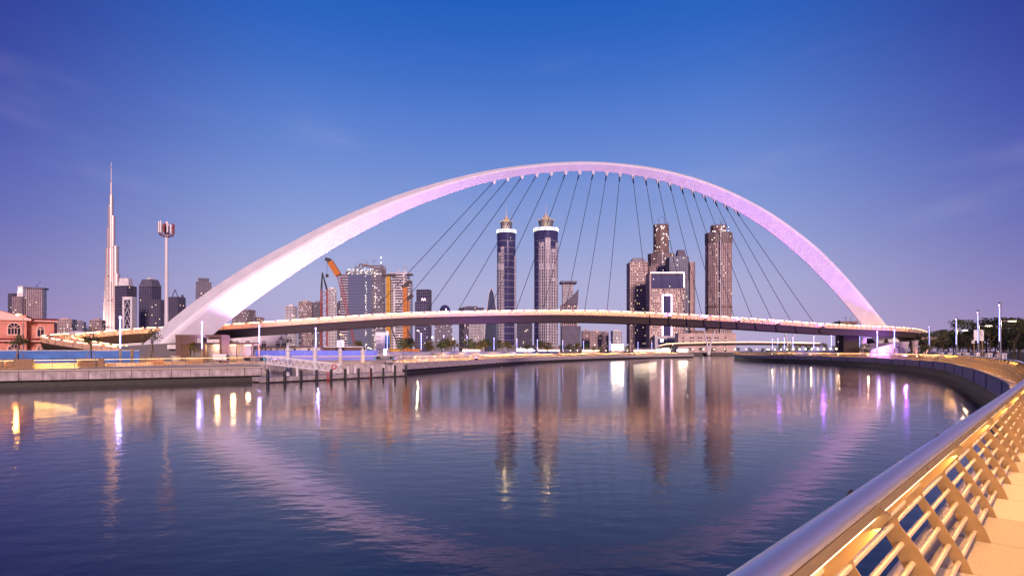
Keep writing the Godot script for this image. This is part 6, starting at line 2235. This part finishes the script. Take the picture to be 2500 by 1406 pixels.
func near_bank():
	var G := QUAY - 0.085
	# bridge landing on this bank
	var pl := thing("hull_abutment", "grey hull shaped abutment washed violet under the arch foot", "abutment", bearing(2140, 172, G))
	var p := pl.position
	var g := Geo.new()
	g.prism(PackedVector2Array([Vector2(-7.5, 0), Vector2(8, 0), Vector2(9.5, 4.6), Vector2(3.0, 4.2), Vector2(-6.5, 2.2)]), Transform3D(Basis(arch_along, Vector3.UP, arch_front), p), 7.0)
	world(pl, "body", g, M.concrete)
	var em := Geo.new()
	var rp := []
	for i in 9:
		rp.append(p + arch_front * 3.55 + arch_along * cos(TAU * i / 8) * 0.28 + Vector3(0, 1.9 + sin(TAU * i / 8) * 0.28, 0) - arch_along * 1.2)
	em.tube(rp, 0.09, 6)
	world(pl, "ring_light", em, M.white_light)
	for k in 2:
		var at := p + arch_front * (7.0 + k) + arch_along * (-3.0 + k * 3.5) + Vector3(0, 0.25, 0)
		var fb := Geo.new()
		fb.box(at, Vector3(0.5, 0.4, 0.4))
		world(pl, "projector", fb, M.girder)
		var fl := Geo.new()
		fl.box(at + Vector3(0, 0.22, 0), Vector3(0.4, 0.04, 0.3))
		world(pl, "violet_light", fl, M.violet_led)
		flood(pl, at + Vector3(0, 0.35, 0), ARCH_FOOT + arch_along * [178.0, 156.0][k] + Vector3(0, [14.0, 31.0][k], 0), Color(0.66, 0.4, 1.0), [260.0, 420.0][k])
	var dp := thing("dark_pier_block", "broad dark pier block under the deck beside the violet abutment", "pier", bearing(2074, 171, G))
	var dg := Geo.new()
	dg.plan(rect(4.6, 2.6), 0, 6.2)
	put(dp, "shaft", dg.mesh(), M.girder)
	var dh := Geo.new()
	dh.plan(rect(5.4, 3.4), 6.2, 6.9)
	put(dp, "head", dh.mesh(), M.girder)
	for e in [[2233, 176, "round concrete column nearer the violet abutment"], [2259, 180, "round concrete column farther from the violet abutment, lit at its foot"]]:
		var c := thing("ramp_column", e[2], "column", bearing(e[0], e[1], G), "columns under the ramp")
		var q := Geo.new()
		q.tube([Vector3.ZERO, Vector3(0, 4.6, 0)], 1.05, 18)
		put(c, "shaft", q.mesh(), M.concrete)
		var q2 := Geo.new()
		q2.tube([Vector3(0, 4.6, 0), Vector3(0, 5.0, 0)], 1.3, 18)
		put(c, "head", q2.mesh(), M.concrete)
		var l := Geo.new()
		l.lathe([Vector2(0.16, 0), Vector2(0.16, 0.3), Vector2(0.01, 0.34)], Vector3(-0.3, 0, 1.7), 8)
		put(c, "foot_light", l.mesh(), M.lamp_warm)
		omni(c, c.position + Vector3(-0.3, 0.7, 1.9), Color(1.0, 0.72, 0.5), 5.0, 0.1)
	var rp2 := thing("ramp_slab", "dark ramp slab leading off behind the trees from the bridge end", "ramp", Vector3(136, G, -192))
	var rg := Geo.new()
	rg.beam(Vector3(112, 7.2, -176), Vector3(150, 6.4, -196), 6.0, 1.6)
	world(rp2, "slab", rg, M.girder)
	var rr := Geo.new()
	rr.beam(Vector3(113, 8.7, -173.6), Vector3(150, 7.9, -193), 0.1, 1.1)
	world(rp2, "parapet", rr, M.deck_panel)
	# dark trees behind the promenade
	var shapes := []
	for k in 4:
		shapes.append(leafy(8.6, 3.4, 300 + k, 1500, 0.55, 0.0, 0.2))
	var belt := [[2205, 190], [2228, 205], [2262, 176], [2290, 160], [2318, 150], [2345, 162], [2366, 140], [2392, 150], [2410, 132], [2432, 140], [2452, 126], [2470, 135], [2490, 118], [2510, 126], [2535, 112], [2330, 190], [2380, 185], [2440, 175], [2480, 170]]
	for k in belt.size():
		var e: Array = belt[k]
		tree("dark_tree", "dense dark tree behind the lamps, %s of the belt counted from the bridge" % (ORD[k] if k < ORD.size() else "last"), shapes[k % 4], "leaf_dark" if k % 3 else "leaf", bearing(e[0], e[1], G), k * 2.1, rng.randf_range(0.8, 1.1) * (0.8 if k < 3 else 1.0), "tree belt on the near bank")
	var bares := [[2304, 104, 5.4, "sparse yellowing tree left of the first lamp with an arm"], [2420, 76, 6.6, "nearly bare tree between the two nearest lamps"], [2478, 64, 6.2, "nearly bare tree beyond the tallest lamp"], [2368, 92, 5.2, "thin bare tree beside the white map sign"], [2272, 122, 3.4, "small orange leafed tree at the lit edge column"], [2196, 150, 4.2, "thin tree right of the violet abutment"]]
	for k in bares.size():
		var e: Array = bares[k]
		tree("sparse_tree", e[3], bare_tree(400 + k, e[2]) if k in [1, 2, 3] else leafy(e[2], e[2] * 0.3, 410 + k, 160, 0.26), "leaf_warm", bearing(e[0], e[1], G), k, 1.0, "sparse trees on the near bank")
	for k in 9:
		var e: Array = [[1878, 250], [1905, 232], [1930, 226], [1950, 216], [1972, 206], [2012, 195], [2040, 190], [2078, 178], [2112, 166]][k]
		tree("lit_shrub_tree", "small warm lit tree, %s from the tip of the near bank" % ORD[k], leafy(4.6, 1.9, 420 + k, 380, 0.4, 0.0, 0.25), "leaf_warm" if k % 2 else "leaf", bearing(e[0], e[1], G), k, rng.randf_range(0.7, 1.0), "lit trees at the bank's tip")
		if k % 2 == 0:
			var l := thing("spike_light", "warm garden spike light, %s from the tip of the near bank" % ORD[k], "garden lamp", bearing(e[0] + 8, e[1] - 4, G), "garden lights on the near bank")
			var q := Geo.new()
			q.tube([Vector3.ZERO, Vector3(0, 0.5, 0)], 0.04, 6)
			put(l, "spike", q.mesh(), M.pole_grey)
			var h := Geo.new()
			h.lathe([Vector2(0.1, 0.5), Vector2(0.18, 0.72), Vector2(0.01, 0.74)], Vector3.ZERO, 8)
			put(l, "head_light", h.mesh(), M.lamp_warm)
			omni(l, l.position + Vector3(0, 1.0, 0.2), Color(1.0, 0.78, 0.55), 22.0, 0.15)
	for e in [[1975, 212, 8.0, "short blue hoarding left of the lit trees at the bank tip"], [2030, 196, 6.0, "short blue hoarding beside the dark pier block"]]:
		var at := bearing(e[0], e[1], G)
		hoarding(e[3], [at - Vector3(e[2] / 2 + 1, 0, 0), at + Vector3(e[2] / 2 + 1, 0, 0)], 1.7, 2.0, "hoarding_deep", false)
	# slatted litter bins
	for k in 7:
		var e: Array = [[2300, 92], [2320, 88], [2340, 84], [2361, 79], [2386, 73], [2415, 66], [2449, 59]][k]
		var b := thing("slatted_bin", "pale slatted litter bin behind the guardrail, %s from the bridge" % ORD[k], "litter bin", bearing(e[0], e[1], G), "slatted bins on the near bank")
		for i in 6:
			var q := Geo.new()
			q.box(Vector3(cos(TAU * i / 6) * 0.3, 0.75, sin(TAU * i / 6) * 0.3), Vector3(0.2, 1.3, 0.06), Basis(Vector3.UP, PI / 2 - TAU * i / 6))
			put(b, "slat", q.mesh(), M.pile_white)
		var li := Geo.new()
		li.lathe([Vector2(0.26, 0.1), Vector2(0.26, 1.3)], Vector3.ZERO, 12)
		put(b, "liner", li.mesh(), M.pole_grey)
		var lid := Geo.new()
		lid.lathe([Vector2(0.4, 1.42), Vector2(0.4, 1.5), Vector2(0.01, 1.55)], Vector3.ZERO, 12)
		put(b, "lid", lid.mesh(), M.pile_white)
		var ft := Geo.new()
		ft.lathe([Vector2(0.34, 0), Vector2(0.34, 0.1), Vector2(0.01, 0.1)], Vector3.ZERO, 12)
		put(b, "foot", ft.mesh(), M.pole_grey)
	# map sign
	var ms := thing("map_sign", "large white map sign on twin posts behind the lamp columns", "sign", bearing(2391, 96, G))
	var mb := Geo.new()
	mb.box(Vector3(0, 4.4, 0), Vector3(1.65, 1.8, 0.12))
	put(ms, "board", mb.mesh(), M.sign_white)
	for x in [-0.7, 0.7]:
		var q := Geo.new()
		q.beam(Vector3(x, 0, -0.12), Vector3(x, 5.2, -0.12), 0.12, 0.12)
		put(ms, "post", q.mesh(), M.timber)
	for i in 5:
		var q := Geo.new()
		q.box(Vector3(0.3, 3.8 + i * 0.28, 0.065), Vector3(0.55 - (i % 2) * 0.15, 0.07, 0.02))
		put(ms, "print_line", q.mesh(), M.ink)
	var sb := Geo.new()
	sb.box(Vector3(-0.95, 3.3, 0), Vector3(0.5, 0.5, 0.1))
	put(ms, "small_plate", sb.mesh(), M.sign_white)
	person("person in a white top and pale cap walking behind the guardrail", bearing(2438, 63, G), 2.2, "cloth_white", true)
	person("person in dark clothes standing by the white draped cart", bearing(555, 98, BANK), 0.6, "cloth_dark", false)
	person("person in dark clothes on the far promenade below the trees", bearing(1055, 158, BANK + 0.03), 1.2, "cloth_dark", false)
	car("white car parked below the dark trees nearer the ramp columns", bearing(2285, 118, G), 0.4, "car_white")
	car("silver car parked behind the white one beneath the trees", bearing(2316, 112, G), 0.5, "car_silver")
	car("white car parked among the slatted bins", bearing(2350, 104, G), 0.3, "car_white")
	# unfinished block with cranes far beyond the bridge
	var t := lot("slab_roof_block", "dark unfinished block with an overhanging slab and cranes right of the cables", 2066, 800, "towers of the skyline", "building")
	facade(t, rect(36, 24), -4, 66, {"wall": "tower_brown", "glass": "crane_dark", "fh": 6.0, "lit": 0.1, "light": "work_light"})
	block(t, "roof_slab", rect(43, 30), 66, 72, "tower_brown")
	tower_crane(t, -16, 70, 4, -7, 0.5)
	tower_crane(t, 0, 72, 10, -8, 0.25)
	tower_crane(t, 13, 72, 6, 7, 1.35, "tower_slate")
	far_crossing()

func far_crossing():
	var G2 := QUAY - 0.085
	var d := 470.0
	var b := thing("far_footbridge", "second footbridge far up the canal with slanting white masts", "bridge", bearing(1800, d, 0))
	var z := -d
	var a := bearing(1655, 462, 0)
	var e := bearing(2010, 490, 0)
	var path := smooth([Vector3(a.x - 14, 7.6, a.z), Vector3(a.x, 9.4, a.z), Vector3((a.x + e.x) / 2, 10.6, (a.z + e.z) / 2), Vector3(e.x, 9.8, e.z)], 3.0)
	var g := Geo.new()
	g.loft(ribbon(path, [Vector2(0, -1.6), Vector2(5, -1.6), Vector2(5, 0), Vector2(0, 0)]))
	world(b, "deck", g, M.girder)
	for o in [0.1, 4.9]:
		var l := Geo.new()
		l.loft(ribbon(path, [Vector2(o - 0.05, 1.05), Vector2(o + 0.05, 1.05), Vector2(o + 0.05, 1.2), Vector2(o - 0.05, 1.2)]))
		world(b, "led_strip_light", l, M.warm_led)
		var r := Geo.new()
		r.loft(ribbon(path, [Vector2(o - 0.03, 0.05), Vector2(o + 0.03, 0.05), Vector2(o + 0.03, 0.85), Vector2(o - 0.03, 0.85)]))
		world(b, "parapet", r, M.deck_panel)
	for k in 2:
		var px: float = [1729.0, 1925.0][k]
		var at := bearing(px, [466.0, 482.0][k], 0)
		for s in [-1, 1]:
			var q := Geo.new()
			q.tube([at + Vector3(s * 0.3, 0.6, 2), at + Vector3(s * 1.2, 9, 2), at + Vector3(s * (5.0 if s > 0 else 4.0), 20.5, 2)], 0.9, 8, 0.5)
			world(b, "slanting_mast", q, M.pile_white)
		var q2 := Geo.new()
		q2.plan(oval(5.0, 3.0, 14, Vector2(at.x, at.z + 2)), -0.5, 1.0)
		world(b, "pier_foot", q2, M.wet_shaded_concrete)
	# the bank that closes the view
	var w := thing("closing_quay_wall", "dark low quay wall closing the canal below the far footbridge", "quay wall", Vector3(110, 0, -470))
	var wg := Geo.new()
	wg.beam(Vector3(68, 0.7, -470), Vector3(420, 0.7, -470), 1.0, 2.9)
	world(w, "wall", wg, M.wet_shaded_concrete)
	var wc := Geo.new()
	wc.beam(Vector3(68, 2.2, -470), Vector3(420, 2.2, -470), 1.4, 0.16)
	world(w, "coping", wc, M.concrete)
	for k in 12:
		var px := 1640.0 + k * 26.0
		var dd := 478.0 + (k * 37 % 23)
		var s := thing("quay_lamp", "distant warm quay lamp, %s along the closing bank from the hotel" % ORD[k], "street lamp", bearing(px, dd, BANK), "quay lamps on the closing bank")
		var q := Geo.new()
		q.tube([Vector3.ZERO, Vector3(0, 3.4, 0)], 0.09, 6)
		put(s, "pole", q.mesh(), M.pole_grey)
		var l := Geo.new()
		l.ball(Vector3(0, 3.7, 0), 0.36 if k % 3 else 0.6, 8)
		put(s, "globe_light", l.mesh(), M.flood_white if k % 3 == 0 else M.lamp_warm)
	for k in 8:
		tree("quay_tree", "distant quay tree, %s along the closing bank from the hotel" % ORD[k], leafy(5.0, 2.2, 500 + k % 3, 260, 0.6, 0.0, 0.25), "leaf_warm" if k % 2 else "leaf", bearing(1652 + k * 30, 484 + k * 3, BANK), k, 1.0, "trees on the closing bank")
	# lit kiosks and low pavilions on the far bank under the skyline
	var ks := [[1281, 470, 14.0, 3.0, "flood_white", "long glaring white canopy between the twin towers' feet"], [1508, 430, 9.5, 5.4, "flood_white", "glaring white box sign below the tiered roof block"], [1340, 420, 16.0, 2.2, "lamp_warm", "low warm lit pavilion under the broader twin"], [1440, 440, 12.0, 2.4, "lamp_warm", "low warm lit pavilion among the beige blocks"], [1575, 450, 18.0, 2.4, "lamp_warm", "low warm lit terrace before the cornice tower"], [1668, 520, 12.0, 3.0, "flood_white", "small white lit shop right of the hotel entrance"], [1150, 400, 12.0, 2.6, "lamp_warm", "low warm lit stall behind the promenade trees"]]
	for k in ks:
		var o := thing("lit_pavilion", k[5], "pavilion", bearing(k[0], k[1], BANK), "lit pavilions on the far bank")
		var q := Geo.new()
		q.box(Vector3(0, 2.0, -2), Vector3(k[2], 4.0, 4))
		put(o, "wall", q.mesh(), M.tower_beige)
		var r := Geo.new()
		r.box(Vector3(0, 4.15 + (2.0 if k[3] > 5.0 else 0.0), -1.5), Vector3(k[2] + 1, 0.3, 5.4))
		put(o, "roof", r.mesh(), M.tower_grey)
		var l := Geo.new()
		var y := 5.0 if k[3] > 5.0 else (3.0 if k[4] == "flood_white" else 2.4)
		l.box(Vector3(0, y, 0.1), Vector3(k[2] * 0.96, k[3] * (0.85 if k[4] == "flood_white" else 0.35), 0.1))
		put(o, "sign_light", l.mesh(), M[k[4]])
		strip(o, o.position + Vector3(-k[2] / 2, y, 0.4), o.position + Vector3(k[2] / 2, y, 0.4), 1.0, Vector3(0, -0.5, 1), Color(1.0, 0.9, 0.78), 300.0)
	for k in 9:
		var px: float = [1335, 1352, 1400, 1418, 1450, 1466, 1530, 1610, 1640][k]
		tree("glowing_tree", "tree lit from below among the pavilions, %s counted from the broader twin" % ORD[k], leafy(5.2, 2.0, 520 + k % 3, 320, 0.6, 0.0, 0.25), "leaf_warm", bearing(px, 400 + (k * 31) % 40, BANK), k, 1.0, "lit trees among the pavilions")
		if k % 2 == 0:
			sodium(px + 6, 395 + (k * 31) % 40, 842, "white path lamp beside the lit tree, %s counted from the broader twin" % ORD[k], "flood_white", Color(1.0, 0.86, 0.7))
	# strings of small path lamps that make the shoreline glitter
	for k in 34:
		var left := k < 22
		var px := 1305.0 + k * 17.5 if left else 1878.0 + (k - 22) * 15.0
		var dd := 352.0 + (k * 53 % 60) if left else 236.0 - (k - 22) * 5.0
		var o := thing("path_lamp", ("small globe path lamp under the skyline, %s from the broader twin" if left else "small globe path lamp on the near bank, %s from its tip") % ORD[k if left else k - 22], "path lamp", bearing(px, dd, BANK if left else G2), "globe path lamps")
		var q := Geo.new()
		q.tube([Vector3.ZERO, Vector3(0, 2.2, 0)], 0.06, 6)
		put(o, "post", q.mesh(), M.pole_grey)
		var l := Geo.new()
		l.ball(Vector3(0, 2.45, 0), 0.26, 8)
		put(o, "globe_light", l.mesh(), M.lamp_warm if k % 4 else M.flood_white)

func rest():
	city()
	far_bank()
	near_bank()
